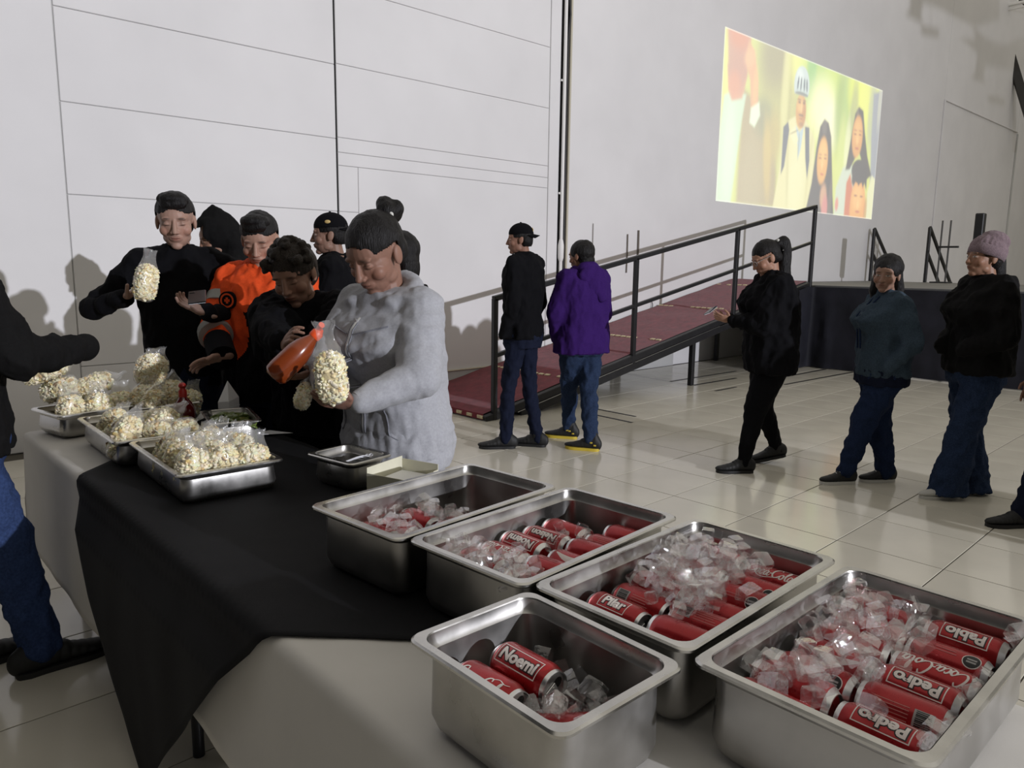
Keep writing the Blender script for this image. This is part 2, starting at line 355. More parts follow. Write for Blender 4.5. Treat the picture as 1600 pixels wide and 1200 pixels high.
    over(ell(.592, .37, .036, .165, .15), (230, 172, 88)); over(ell(.592, .42, .024, .08, .5)*.6, (246, 200, 118)); over(ell(.575, .385, .01, .006, .4)*.8, (120, 74, 44)); over(ell(.61, .39, .01, .006, .4)*.8, (120, 74, 44)); over(ell(.592, .335, .006, .03, .5)*.5, (250, 210, 134)); over(ell(.595, .275, .013, .007, .4)*.8, (190, 96, 70)); over(ell(.575, .41, .012, .004, .4)*.6, (110, 76, 48)); over(ell(.61, .415, .012, .004, .4)*.6, (110, 76, 48))
    over(ell(.615, .12, .022, .09, .4), (206, 160, 120)); over(ell(.63, .03, .02, .1, .4), (212, 134, 122)); over(ell(.665, .1, .012, .16, .4)*.6, (120, 108, 92))
    # woman and boy on the right
    over(poly([(.70, .2), (.74, .35), (.80, .4), (.9, .2), (.9, 0), (.7, 0)], .02), (206, 216, 190)); over(ell(.715, .08, .012, .05, .4)*.8, (224, 120, 96))
    over(poly([(.76, .34), (.785, .6), (.80, .76), (.825, .82), (.86, .80), (.885, .65), (.92, .48), (.965, .34), (.93, .3), (.85, .5), (.79, .35)], .012), (70, 66, 58)); over(ell(.818, .77, .008, .04, .4)*.5, (140, 128, 110))
    over(ell(.83, .60, .040, .155, .15), (222, 160, 84)); over(ell(.83, .64, .026, .08, .5)*.6, (242, 190, 112)); over(ell(.812, .615, .011, .006, .4)*.8, (104, 62, 40)); over(ell(.85, .62, .011, .006, .4)*.8, (104, 62, 40)); over(ell(.832, .57, .008, .03, .5)*.5, (248, 200, 124)); over(ell(.833, .515, .015, .008, .4)*.8, (170, 84, 60)); over(ell(.812, .645, .013, .005, .4)*.7, (96, 62, 40)); over(ell(.85, .65, .013, .005, .4)*.7, (96, 62, 40))
    over(poly([(.775, .25), (.80, .32), (.83, .2), (.835, 0), (.775, 0)], .015), (206, 116, 70))
    over(ell(.875, .08, .06, .24, .12), (232, 166, 84)); over(ell(.87, .15, .04, .1, .5)*.6, (246, 196, 120)); over(ell(.853, .165, .013, .007, .4)*.8, (110, 66, 44)); over(ell(.9, .165, .013, .007, .4)*.8, (110, 66, 44)); over(ell(.876, .1, .009, .035, .5)*.5, (250, 204, 130)); over(ell(.877, .045, .018, .009, .4)*.8, (180, 90, 64))
    hair = np.maximum(ell(.868, .35, .062, .09, .1), poly([(.81, .38), (.93, .38), (.935, .22), (.915, .27), (.905, .23), (.89, .28), (.87, .24), (.85, .28), (.83, .23), (.815, .26)], .012)); over(hair, (64, 62, 58))
    over(poly([(.945, .2), (.97, .34), (1.02, .3), (1.02, -.02), (.95, -.02)], .012), (226, 226, 176)); over(ell(.94, .05, .012, .12, .4)*.6, (190, 110, 70))
    for _ in range(2): C[1:-1, 1:-1] = (C[1:-1, 1:-1]*2+C[:-2, 1:-1]+C[2:, 1:-1]+C[1:-1, :-2]+C[1:-1, 2:])/6
    C = C*(1+.05*rs.randn(*C.shape[:2])[..., None]*.4)
    # thin bright fringe that the projector leaves around its picture
    edge = np.minimum(np.minimum(u, 1-u)*A, np.minimum(v, 1-v)); over((1-sm(.002, .009, edge))*.6, (250, 250, 235))
    mb = MB(); X0, Z0 = 10.12, 2.43
    mb.v = [(X0+w*a, WY-.004, Z0+h*b) for a, b in zip(u.ravel(), v.ravel())]
    mb.f = [(j*nx+i, j*nx+i+1, (j+1)*nx+i+1, (j+1)*nx+i) for j in range(nz-1) for i in range(nx-1)]
    me = bpy.data.meshes.new('pic'); me.from_pydata(mb.v, [], mb.f); set_vcol(me, np.clip(C, 0, 1).reshape(-1, 3))
    M = bpy.data.materials.new('projected_light'); M.use_nodes = True; nt = M.node_tree; b = nt.nodes['Principled BSDF']
    b.inputs['Base Color'].default_value = (.5, .5, .5, 1); b.inputs['Roughness'].default_value = .8; b.inputs['Specular IOR Level'].default_value = .1
    a = nt.nodes.new('ShaderNodeAttribute'); a.attribute_name = 'Col'; nt.links.new(a.outputs['Color'], b.inputs['Emission Color']); b.inputs['Emission Strength'].default_value = PIC_E
    tag(obj('projected_picture', me, M), 'bright projected film picture on the white wall, a cyclist in a helmet among people', 'projection')
PIC_E = .85
projected()
# ------------------------------------------------------------------ helpers that turn a sight line into a place in the hall
def ray(px, py): return c_f+c_r*((px-800)/1169.3)-c_u*((py-600)/1169.3)
def gz(px, py, z=0): d = ray(px, py); return Vector((0, 0, CAM_H))+d*((z-CAM_H)/d.z)
def gy(px, py, y): d = ray(px, py); return Vector((0, 0, CAM_H))+d*(y/d.y)
def gd(px, py, dep): return Vector((0, 0, CAM_H))+ray(px, py)*dep

# ------------------------------------------------------------------ ramp with railing
M_carpet = mat('red_carpet', (.16, .022, .032), .95, noise_scale=14, noise_amt=.25, bump=300, bump_s=.3, sheen=.2, spec=.1)
M_tape = mat('hazard_tape', (.62, .53, .33), .7, noise_scale=30, noise_amt=.25)
M_plat = mat('grey_platform', (.10, .10, .10), .8)
rx0, rx1, ry0, ry1 = 4.44, 10.66, 5.18, 6.45
def rz_(x): return .05+.1925*(x-rx0)
ramp = empty('access_ramp', (rx0, ry0, 0)); tag(ramp, 'long red carpeted ramp with black steel railing leading up to the stage', 'ramp')
RO = Vector((rx0, ry0, 0))
def rpart(mb, name, mtl, par=None, smooth=None):
    o = mb.build(name, mtl, par or ramp, smooth)
    if par is None: o.location = -RO
    return o
def slab(x0, x1, y0, y1, t0, t1, n=24, wob=.0):
    mb = MB(); R = []
    for i in range(n+1):
        x = x0+(x1-x0)*i/n; z = rz_(x)
        R.append([(x, y0, z+t0), (x, y1, z+t0), (x, y1, z+t1), (x, y0, z+t1)])
    return mb.rings(R)
def carpet():
    nx, ny = 150, 22; mb = MB()
    for i in range(nx+1):
        for j in range(ny+1):
            x = rx0+.0+(rx1-rx0)*i/nx; y = ry0+.02+(ry1-ry0-.02)*j/ny
            w = .006*noise.noise(Vector((x*3, y*2.2, 0)))+.008*max(0, noise.noise(Vector((x*1.2+y*2.5, y*.8-x*.4, 4))))
            mb.v.append((x, y, rz_(x)+.012+w))
    for i in range(nx):
        for j in range(ny): a = i*(ny+1)+j; mb.f.append((a, a+ny+1, a+ny+2, a+1))
    # front lip
    o = len(mb.v); mb.v += [(rx0-.012, ry0+.02+(ry1-ry0-.02)*j/ny, .012) for j in range(ny+1)]
    for j in range(ny): mb.f.append((o+j, o+j+1, j+1, j))
    return mb
rpart(carpet(), 'carpet', M_carpet, None, 60)
rpart(slab(rx0, rx1, ry0, ry1, -.05, .0), 'deck', M_plat)
side = MB(); side.bar((rx0, ry0, rz_(rx0)-.04), (rx1, ry0, rz_(rx1)-.04), .05, .075, .006); rpart(side, 'side_channel', M_blackmetal)
side = MB(); side.bar((rx0+.45, ry0+.005, rz_(rx0+.45)-.135), (rx1, ry0+.005, rz_(rx1)-.135), .05, .08, .006); rpart(side, 'lower_channel', M_blackmetal)
steel_line = MB(); steel_line.bar((rx0+.4, ry0-.022, rz_(rx0+.4)-.086), (8.3, ry0-.022, rz_(8.3)-.086), .008, .008); rpart(steel_line, 'bright_edge', mat('worn_steel', (.5, .5, .5), .35, 1))
for xs in (5.59, 7.16, 8.74, 10.2):
    mb = MB()
    k = 0
    while k < 14:
        if rnd.random() < .8:
            y = ry0+.05+k*.088; x = xs+.006*math.sin(k); mb.add([(x, y, rz_(x)+.022), (x+.035, y, rz_(x+.035)+.022), (x+.035, y+.06, rz_(x+.035)+.022), (x, y+.06, rz_(x)+.022), (x, y, rz_(x)+.012), (x+.035, y, rz_(x+.035)+.012), (x+.035, y+.06, rz_(x+.035)+.012), (x, y+.06, rz_(x)+.012)], [(0, 1, 2, 3), (4, 7, 6, 5), (0, 4, 5, 1), (1, 5, 6, 2), (2, 6, 7, 3), (3, 7, 4, 0)])
        k += 1
    rpart(mb, 'tape_strip', M_tape)
for k in range(8):
    y = ry0+.06+k*.155
    rpart(MB().box((rx0-.004, y, .034), (.02, .08, .03), bev=.003), 'edge_marking', M_tape)
rp = .022
xs_p = [4.55, 6.60, 8.63, 10.67]
def top(x): return 1.135+.193*(x-4.55)
for i, x in enumerate(xs_p):
    b = MB(); z0 = 0 if i == 0 else rz_(x)-.1
    b.box((x, ry0-.005, (z0+top(x))/2), (.05, .05, top(x)-z0), bev=.006); rpart(b, 'rail_post', M_blackmetal)
b = MB(); b.bar((4.53, ry0-.005, top(4.53)), (10.69, ry0-.005, top(10.69)), .05, .05, .006); rpart(b, 'handrail', M_blackmetal)
b = MB(); b.bar((4.55, ry0-.005, top(4.55)-.53), (10.67, ry0-.005, top(10.67)-.50), .04, .04, .005); rpart(b, 'middle_rail', M_blackmetal)
for x in (7.79, 10.2):
    for y in (ry0+.02, ry1-.08): b = MB(); b.box((x, y, (rz_(x)-.12)/2), (.06, .06, rz_(x)-.12), bev=.005); rpart(b, 'support_leg', M_blackmetal)
# black strips stuck to the floor under and before the ramp
def floor_tape(a, b, w, label):
    A, B = gz(*a), gz(*b); mb = MB(); mb.bar(A+Vector((0, 0, .0015)), B+Vector((0, 0, .0015)), w, .0025); tag(mb.build('floor_tape', M_blackmetal), label, 'tape', 'black strips on the floor')
floor_tape((931, 639), (993, 651), .03, 'thin black strip on the tiles beside the jeans legs, farther one')
floor_tape((931, 648.5), (988, 660.5), .03, 'thin black strip on the tiles beside the jeans legs, nearer one')
floor_tape((1048, 596), (1150, 580), .035, 'long black strip on the tiles behind the ramp leg')
floor_tape((1084, 602), (1150, 591), .035, 'black strip on the tiles starting at the ramp leg foot')
floor_tape((1118, 611), (1150, 605), .03, 'short black strip on the tiles left of the phone woman')
floor_tape((1205, 593), (1290, 577), .035, 'black strip on the tiles in front of the stage skirt, farther one')
floor_tape((1226, 601), (1335, 581), .035, 'black strip on the tiles in front of the stage skirt, nearer one')

# ------------------------------------------------------------------ stage
M_skirt = mat('black_stage_skirt', (.012, .0125, .019), .7, noise_scale=3, noise_amt=.35, bump=60, bump_s=.15, spec=.3)
M_deck = mat('stage_deck', (.17, .165, .155), .6, noise_scale=2, noise_amt=.15)
sx0, sx1, sy0, sy1, sz = 10.70, 15.75, -4.0, 6.44, 1.20
stage = empty('stage', (sx0, 0, 0)); tag(stage, 'wide grey stage platform with a black cloth skirt at the top of the ramp', 'stage')
SO = Vector((sx0, 0, 0))
for i in range(4):
    for j in range(8):
        a = sx0+(sx1-sx0)*i/4; b_ = sx0+(sx1-sx0)*(i+1)/4; c = sy0+(sy1-sy0)*j/8; d = sy0+(sy1-sy0)*(j+1)/8
        o = MB().box(((a+b_)/2, (c+d)/2, sz-.04), (b_-a-.008, d-c-.008, .08), bev=.005).build('deck_panel', M_deck, stage); o.location = -SO
for x in (11.5, 14.9):
    for y in (-3.3, 0, 3.3, 5.8):
        o = MB().box((x, y, .56), (.07, .07, 1.12)).build('support_leg', M_blackmetal, stage); o.location = -SO
def skirt(path, z1, name, amp=.035, par=None):
    pts = [Vector((*p, 0)) for p in path]; L = [0]
    for a, b in zip(pts, pts[1:]): L.append(L[-1]+(b-a).length)
    n = int(L[-1]/.045); mb = MB(); nz = 26
    for i in range(n+1):
        s = L[-1]*i/n; k = max(j for j in range(len(L)) if L[j] <= s+1e-6); k = min(k, len(pts)-2); t = (s-L[k])/(L[k+1]-L[k]); p = pts[k].lerp(pts[k+1], t)
        d = (pts[k+1]-pts[k]).normalized(); nn = Vector((d.y, -d.x, 0))
        for j in range(nz+1):
            v = j/nz; z = z1(p) if callable(z1) else z1
            off = amp*(1-v*.75)*(noise.noise(Vector((s*2.6, v*.5, 2)))+.6*noise.noise(Vector((s*6.5+v, v*1.2, 9))))
            off += .05*math.exp(-((s-SPIKE)/.09)**2)*(1-v*.6)*(1+.5*noise.noise(Vector((s*14, v*9, 5)))) if SPIKE else 0
            q = p+nn*off; mb.v.append((q.x, q.y, .012+(z-.012)*v+(.01*noise.noise(Vector((s*3, 0, 1))) if j == 0 else 0)))
    for i in range(n):
        for j in range(nz): a = i*(nz+1)+j; mb.f.append((a, a+nz+1, a+nz+2, a+1))
    me = bpy.data.meshes.new('sk'); me.from_pydata([tuple(v) for v in mb.v], [], mb.f); shade(me)
    o = obj(name, me, M_skirt, par); return o
SPIKE = 1.26
o = skirt([(9.6, 5.12), (10.63, 5.1), (10.66, 4.9), (10.66, -3.9)], lambda p: min(1.175, rz_(p.x)-.03), 'skirt', .035, stage); o.location = -SO
SPIKE = 0
o = MB().box((sx0-.002, (sy0+5.1)/2, sz-.03), (.03, 5.1-sy0, .055), bev=.004).build('edge_trim', M_plat, stage); o.location = -SO
# stairs down the back of the stage with two rails
def stair_rail(y, label):
    r = empty('stair_railing', (15.7, y, sz)); tag(r, label, 'railing', 'stair railings at the back of the stage')
    b = MB(); b.box((0, 0, .52), (.06, .05, 1.04), bev=.006); b.build('rail_post', M_blackmetal, r)
    for h, e in ((1.04, 1.45), (.55, 1.45)):
        b = MB(); b.bar((0, 0, h), (e, 0, h-e*.74), .045, .06, .006); b.build('handrail' if h > 1 else 'middle_rail', M_blackmetal, r)
    b = MB(); b.box((1.43, 0, -.42), (.05, .05, .80), bev=.006); b.build('rail_post', M_blackmetal, r)
stair_rail(6.36, 'black triangular stair railing at the back of the stage, the one nearer the projected picture')
stair_rail(5.33, 'black triangular stair railing at the back of the stage, left of the knitted hat')
M_dim = mat('grey_steel', (.12, .12, .12), .45, .6)
st = empty('equipment_stand', (15.4, 4.95, sz)); tag(st, 'slim grey double-pole stand with a dark crossbar left of the knitted hat', 'stand')
for dy in (.07, -.07): MB().tube([(.0, dy, 0), (0, dy, 1.14)], .016, 8).build('pole', M_dim, st, 40)
MB().box((0, -.06, .66), (.05, .36, .035), bev=.006).build('crossbar', M_blackmetal, st); MB().box((0, 0, .012), (.3, .3, .024), bev=.005).build('base_plate', M_blackmetal, st)
sp = empty('column_speaker', (13.6, 3.89, sz)); tag(sp, 'slim black column loudspeaker standing on the stage behind the knitted hat', 'speaker')
MB().box((0, 0, .80), (.14, .125, .66), bev=.012).build('cabinet', M_blackmetal, sp); MB().box((-.072, 0, .80), (.006, .105, .62), bev=.002).build('grille', M_dark, sp)
MB().tube([(0, 0, .02), (0, 0, .48)], .02, 10).build('pole', M_blackmetal, sp, 40); MB().lathe([(.16, 0), (.16, .012), (.03, .03)], 20).build('base_plate', M_blackmetal, sp, 40)

# ------------------------------------------------------------------ roof steel, high at the right
M_roof = mat('roof_steel', (.035, .033, .03), .6)
M_conc = mat('roof_concrete', (.4, .38, .33), .85, noise_scale=4, noise_amt=.1)
br = MB(); br.bar(gd(1556, 10, 20), gd(1622, 230, 20), .16, .2, .01); tag(br.build('roof_brace', M_roof), 'sloping dark steel brace under the roof in the upper right corner', 'brace', None)
br = MB(); br.bar(gd(1590, -20, 21), gd(1640, 170, 21), .1, .1, .006); tag(br.build('roof_tie_rod', M_roof), 'thinner dark tie rod behind the sloping brace in the upper right corner', 'rod')
fc = gd(1585, 10, 19); fx = empty('tube_lamp', fc); tag(fx, 'unlit white tube lamp hanging by the roof steel in the upper right corner', 'lamp')
MB().tube([(0, .62, -.05), (0, -1.4, -.05)], .03, 10).build('tube', M_white, fx, 40); MB().box((0, -.4, .06), (.12, 1.9, .06), bev=.008).build('housing', M_white, fx)
MB().tube([(0, .2, .08), (0, .2, 1.6)], .005, 6).build('wire', M_dim, fx); MB().tube([(0, -.9, .08), (0, -.9, 1.6)], .005, 6).build('wire', M_dim, fx)
bk = MB(); bk.lathe([(.10, 0), (.15, .07), (.15, .17), (.08, .24)], 14, Matrix.Translation(gd(1559, 44, 19.5))); tag(bk.build('roof_floodlight', M_beige, None, 40), 'small beige floodlight on the roof brace below the tube lamp', 'lamp')
# roof corbels across the hall, outside the frame; the flood lamp throws their outline on the wall
def corbel(pts, name, label, t=.12):
    B = [LAMP+(gy(x, y, WY)-LAMP)*.5 for x, y in pts]; mb = MB(); n = len(B)
    mb.add([p+Vector((0, -t/2, 0)) for p in B]+[p+Vector((0, t/2, 0)) for p in B], [tuple(range(n)), tuple(range(2*n-1, n-1, -1))]+[(i, i+n, (i+1) % n+n, (i+1) % n) for i in range(n)])
    tag(mb.build(name, M_conc), label, 'beam')
corbel([(1424, 0), (1423, 18), (1415, 20), (1420, 26), (1443, 38), (1438, 30), (1438, 20), (1441, 4), (1470, 14), (1497, 29), (1522, 42), (1560, 30), (1560, -60), (1424, -60)], 'roof_corbel', 'roof corbel whose flanged shadow falls above the projected picture')
corbel([(1500, 60), (1515, 71), (1529, 85), (1527, 100), (1524, 118), (1518, 119), (1523, 125), (1540, 131), (1535, 122), (1536, 110), (1540, 102), (1586, 110), (1640, 120), (1640, 40), (1570, 72), (1540, 60), (1522, 44), (1526, 62)], 'roof_corbel', 'roof corbel whose flanged shadow falls at the upper right corner of the wall')
def hung_tube(a, b, wire, label):
    A, B, Wt = [LAMP+(gy(*p, WY)-LAMP)*.5 for p in (a, b, wire)]; r = empty('hanging_lamp', (A+B)/2); tag(r, label, 'lamp'); c = (A+B)/2
    MB().tube([A-c, B-c], .045, 10).build('tube', M_white, r, 40); MB().tube([(0, 0, 0), (Wt-c)*1.0], .008, 6).build('wire', M_dim, r)
hung_tube((1440, 47), (1466, 52), (1455, 10), 'hanging tube lamp whose shadow falls below the upper flanged shadow')
hung_tube((1545, 154), (1569, 160), (1562, 100), 'hanging tube lamp whose shadow falls below the lower flanged shadow')
# ------------------------------------------------------------------ tables and cloths
M_cloth = mat('white_tablecloth', (.62, .60, .56), .85, noise_scale=5, noise_amt=.04, bump=900, bump_s=.12, spec=.2)
M_black = mat('black_tablecloth', (.0075, .0075, .0085), .75, noise_scale=6, noise_amt=.2, bump=700, bump_s=.2, spec=.2)
TZ = .73
def table(y0, y1, x0, x1, label):
    t = empty('folding_table', (x0, y0, 0)); tag(t, label, 'table', None); O = Vector((x0, y0, 0))
    o = MB().box(((x0+x1)/2, (y0+y1)/2, TZ-.028), (x1-x0-.03, y1-y0-.02, .04), bev=.008).build('tabletop', M_white, t); o.location = -O
    for y in (y0+.22, y1-.22):
        for x in (x0+.10, x1-.1):
            s = 1 if x < (x0+x1)/2 else -1
            mb = MB(); mb.tube([(x, y, TZ-.05), (x, y, .45), (x-.0*s, y+.0, .35), (x, y, .0)], .017, 10); o = mb.build('leg', M_blackmetal, t, 40); o.location = -O
        mb = MB(); mb.tube([(x0+.10, y, .28), (x1-.1, y, .28)], .013, 8); o = mb.build('brace', M_blackmetal, t, 40); o.location = -O
        mb = MB(); mb.tube([(x0+.10, y, .3), (x0+.14, y+(.25 if y < (y0+y1)/2 else -.25), .5), ((x0+x1)/2, y+(.5 if y < (y0+y1)/2 else -.5), TZ-.05)], .012, 8); o = mb.build('brace', M_blackmetal, t, 40); o.location = -O
    return t
NX0, NX1, NY0, NY1 = .60, 1.40, -.75, 1.86
FX0, FX1, FY0, FY1 = .595, 1.345, 1.88, 3.60
table(NY0, NY1, NX0, NX1, 'folding table under the white cloth that carries the soda can pans')
table(FY0, FY1, FX0, FX1, 'folding table under the white cloth that carries the snack bag pans')
def bend(d, r=.025):
    """distance past a table edge -> (horizontal, drop)"""
    if d <= 0: return d, 0
    a = d/r
    if a < PI/2: return r*math.sin(a), r*(1-math.cos(a))
    return r, r+(d-r*PI/2)
def drape(x, y, z, X0, X1, Y0=None, Y1=None, wave=.02, sd=0):
    dx = dz = 0.; px, py = x, y; nxv = nyv = 0
    if x < X0: h, dr = bend(X0-x); px = X0-h; dz = max(dz, dr); nxv = -1
    if x > X1: h, dr = bend(x-X1); px = X1+h; dz = max(dz, dr); nxv = 1
    if Y0 is not None and y < Y0: h, dr = bend(Y0-y); py = Y0-h; dz = max(dz, dr); nyv = -1
    if Y1 is not None and y > Y1: h, dr = bend(y-Y1); py = Y1+h; dz = max(dz, dr); nyv = 1
    k = min(1, dz/.3); w = wave*k*(noise.noise(Vector((y*3.1+sd, x*.3, sd)))+.5*noise.noise(Vector((y*7+sd, dz*2, 3+sd)))+.45)
    f = .0012*noise.noise(Vector((x*9+sd, y*9, 2)))+.003*max(0, noise.noise(Vector((x*3+y*8, y*2-x*7, sd))))**1.5
    return (px+nxv*w+nxv*k*.01, py+nyv*w*.6, z-dz+f*(1 if dz < .02 else 0))
def cloth(name, us, vs, fn, mtl, thick=.0012):
    mb = MB(); n = len(vs)
    for a in us:
        for b in vs: mb.v.append(fn(a, b))
    for i in range(len(us)-1):
        for j in range(n-1): mb.f.append((i*n+j, (i+1)*n+j, (i+1)*n+j+1, i*n+j+1))
    me = bpy.data.meshes.new(name); me.from_pydata(mb.v, [], mb.f); shade(me)
    o = obj(name, me, mtl); sd = o.modifiers.new('t', 'SOLIDIFY'); sd.thickness = thick; sd.offset = 0
    return o
def lin(a, b, step): n = max(2, int(abs(b-a)/step)); return [a+(b-a)*i/n for i in range(n+1)]
def fine(lo, e0, e1, hi, s=.03): return lin(lo, e0-.005, s)+lin(e0, e0+.0, 1)[:0]+[e0]+lin(e0+.01, e1-.01, s)+[e1]+lin(e1+.005, hi, s)
def dense(lo, e0, e1, hi, s=.03):
    r = lin(lo, e0-.045, s)+[e0-.036, e0-.027, e0-.018, e0-.009, e0]+lin(e0+.02, e1-.02, s)+[e1, e1+.009, e1+.018, e1+.027, e1+.036]+lin(e1+.045, hi, s); return r
c1 = cloth('tablecloth', dense(NX0-.38, NX0, NX1, NX1+.36), lin(NY0-.02, NY1, .03), lambda x, y: drape(x, y, TZ+.002, NX0, NX1, sd=1, wave=.013), M_cloth)
tag(c1, 'white cloth over the near table, below the pans of red cans', 'tablecloth')
c2 = cloth('tablecloth', dense(FX0-.50, FX0, FX1, FX1+.36), dense(FY0-.02, FY0+.06, FY1, FY1+.3)[3:], lambda x, y: drape(x, y, TZ+.002, FX0, FX1, None, FY1, sd=5, wave=.012), M_cloth)
tag(c2, 'white cloth over the far table, below the trays of snack bags', 'tablecloth')
TIP = Vector((.6-.745, 2.02))
def blk(a, b):
    x = TIP.x+(a+b)*.7071; y = TIP.y+(b-a)*.7071
    X0 = .597; X1 = 1.405 if y < 1.87 else 1.350
    p = drape(x, y, TZ+.0085, X0-.010, X1, sd=9, wave=.012)
    k = max(0, TZ-p[2]-.05)
    return (p[0]-.032*min(1, k/.08) if x < X0 else p[0]+.032*min(1, k/.08) if x > X1 else p[0], p[1], max(.004, p[2]))
ks = lin(0, 2.15, .022)
c3 = cloth('tablecloth', ks, ks, blk, M_black)
tag(c3, 'black cloth laid cornerwise over both tables, its corner hanging to the floor', 'tablecloth')

# ------------------------------------------------------------------ steel pans
M_steel = mat('brushed_steel', (.46, .45, .43), .34, 1, noise_scale=9, noise_amt=.16, rough_var=.1, bump=25, bump_s=.02)
M_rim = mat('worn_steel_rim', (.56, .55, .52), .28, 1, noise_scale=16, noise_amt=.15, rough_var=.08)
def rrect(w, d, r, z, n=7):
    P = []
    for cx, cy, a0 in ((1, 1, 0), (-1, 1, PI/2), (-1, -1, PI), (1, -1, 1.5*PI)):
        for k in range(n+1): a = a0+PI/2*k/n; P.append(Vector((cx*(w/2-r)+r*math.cos(a), cy*(d/2-r)+r*math.sin(a), z)))
    return P
def pan(c, w, d, h, label, rz=0, z=None, rim=.013, group=None):
    z = TZ+.008 if z is None else z
    w2, d2 = w-2*rim-.004, d-2*rim-.004; t = .0018; bw, bd = w2-.018*h/.15, d2-.018*h/.15
    mb = MB(); st = .018
    prof_o = [(w2, d2, .028, h-.002), (w2-.003, d2-.003, .03, h-st), (w2-.012, d2-.012, .03, h-st-.006), (bw+.012, bd+.012, .035, .03), (bw, bd, .035, .012), (bw-.02, bd-.02, .03, .002), (bw-.05, bd-.05, .02, 0)]
    prof_i = [(a-2*t, b-2*t, max(.01, r-t), max(zz, t*1.0)+(t if zz < .01 else 0)) for a, b, r, zz in prof_o][::-1]
    R = [rrect(*q) for q in prof_o]
    R2 = [rrect(*q) for q in prof_i]
    body = MB(); body.rings(R+R2[:0], cap=False); body.f.append(tuple(reversed(range(len(body.v)-32, len(body.v)))))
    o0 = len(body.v); body.rings(R2, cap=False); body.f.append(tuple(range(o0, o0+32)))
    root = body.build('steel_pan', M_steel, None, 38); root.location = (c[0], c[1], z); root.rotation_euler.z = rz; tag(root, label, 'pan', group)
    rm = MB(); rr = [rrect(w2-2*t, d2-2*t, .026, h-.004), rrect(w2-.0, d2-.0, .028, h), rrect(w-.006, d-.006, .022, h), rrect(w, d, .022, h-.003), rrect(w, d, .022, h-.007), rrect(w-.005, d-.005, .021, h-.0065), rrect(w-.008, d-.008, .021, h-.0025), rrect(w2+.001, d2+.001, .028, h-.0035)]
    n = len(rr[0]); rm.rings(rr+[rr[0]], cap=False); rm.build('rim', M_rim, root, 30)
    return root
G_s = 'deep steel pans full of soda cans'
p1 = pan((1.072, 1.419), .53, .325, .15, 'deep steel pan of red cans farthest from the camera, beside the paper box', math.radians(5.4), group=G_s)
p2 = pan((1.117, 1.083), .53, .325, .15, 'deep steel pan of red cans with Noemi and Nelson cans, second from the paper box', math.radians(4.2), group=G_s)
p3 = pan((1.152, .744), .53, .325, .15, 'deep steel pan of red cans with the most ice, between two other pans', math.radians(1.5), group=G_s)
p4 = pan((.733, .722), .258, .33, .15, 'small square steel pan with only three red cans at the table edge', math.radians(-.6), group=G_s)
p5 = pan((1.142, .402), .53, .325, .15, 'deep steel pan of red cans nearest the lower right corner, with Pablo and Pedro cans', math.radians(.3), group=G_s)
G_b = 'steel trays of snack bags'
q2 = pan((.872, 2.425), .325, .53, .10, 'shallow steel tray of snack bags nearest the camera on the black cloth', math.radians(-2), group=G_b)
q1 = pan((.845, 2.972), .325, .53, .10, 'shallow steel tray of snack bags just behind the front tray', math.radians(-1), group=G_b)
qa = pan((.775, 3.47), .325, .265, .10, 'small steel tray of snack bags by the dark sleeve at the left', math.radians(12), group=G_b)
qb = pan((1.055, 3.445), .265, .325, .10, 'small steel tray heaped with big snack bags behind the sauce bottle', math.radians(4), group=G_b)
jal = pan((1.175, 2.945), .195, .30, .095, 'small steel pan of green jalapeno slices on the table', math.radians(-14))
spn = pan((1.212, 2.085), .18, .225, .10, 'small steel pan of plastic spoons in front of the grey hoodie', math.radians(10))

# ------------------------------------------------------------------ soda cans
M_red = mat('can_red', (.36, .012, .016), .3, .45, noise_scale=60, noise_amt=.05, coat=.25, rough_var=.05)
M_alu = mat('can_aluminium', (.72, .72, .72), .3, 1)
M_print = mat('can_white_print', (.78, .72, .68), .45)
M_ink = mat('can_black_print', (.015, .015, .015), .5)
M_grey = mat('can_grey_print', (.36, .35, .34), .5)
CR, CH = .0331, .122
def can_mesh():
    b = MB(); b.lathe([(.0255, .004), (.0305, .0095), (CR, .017), (CR, .102), (.0315, .108), (.0285, .1145)], 28)
    return b.mesh('can_body', 35)
me_body = can_mesh(); me_body.materials.append(M_red)
b = MB(); b.rings([[Vector((r*math.cos(2*PI*k/28), r*math.sin(2*PI*k/28), z)) for k in range(28)] for r, z in [(.0288, .1135), (.0272, .1185), (.0272, .1215), (.0258, .122), (.0250, .1195), (.024, .1165), (.0, .1165)]], cap=False); me_lid = b.mesh('lid', 30); me_lid.materials.append(M_alu)
b = MB(); b.rings([[Vector((r*math.cos(2*PI*k/28), r*math.sin(2*PI*k/28), z)) for k in range(28)] for r, z in [(.0308, .0098), (.0262, .0042), (.0245, .001), (.0232, .0005), (.0222, .002), (.016, .0075), (.008, .0105), (.0, .0112)]], cap=False); me_base = b.mesh('base', 30); me_base.materials.append(M_alu)
b = MB(); b.box((0, .004, .1180), (.013, .022, .0016), bev=.0007); b.lathe([(.003, .1166), (.003, .1195)], 8, Matrix.Translation((0, 0, 0))); me_tab = b.mesh('tab'); me_tab.materials.append(M_alu)
b = MB(); b.rings([[Vector((.0075*math.cos(2*PI*k/14), -.012+.009*math.sin(2*PI*k/14), z)) for k in range(14)] for z in (.1166, .1171)]); me_mouth = b.mesh('mouth'); me_mouth.materials.append(M_ink)
def wrap(bm, r):
    """flat lettering (x along can axis, y around it) -> can skin"""
    for v in bm.verts: a = -v.co.y/CR; v.co = Vector((r*math.cos(a), r*math.sin(a), v.co.x))
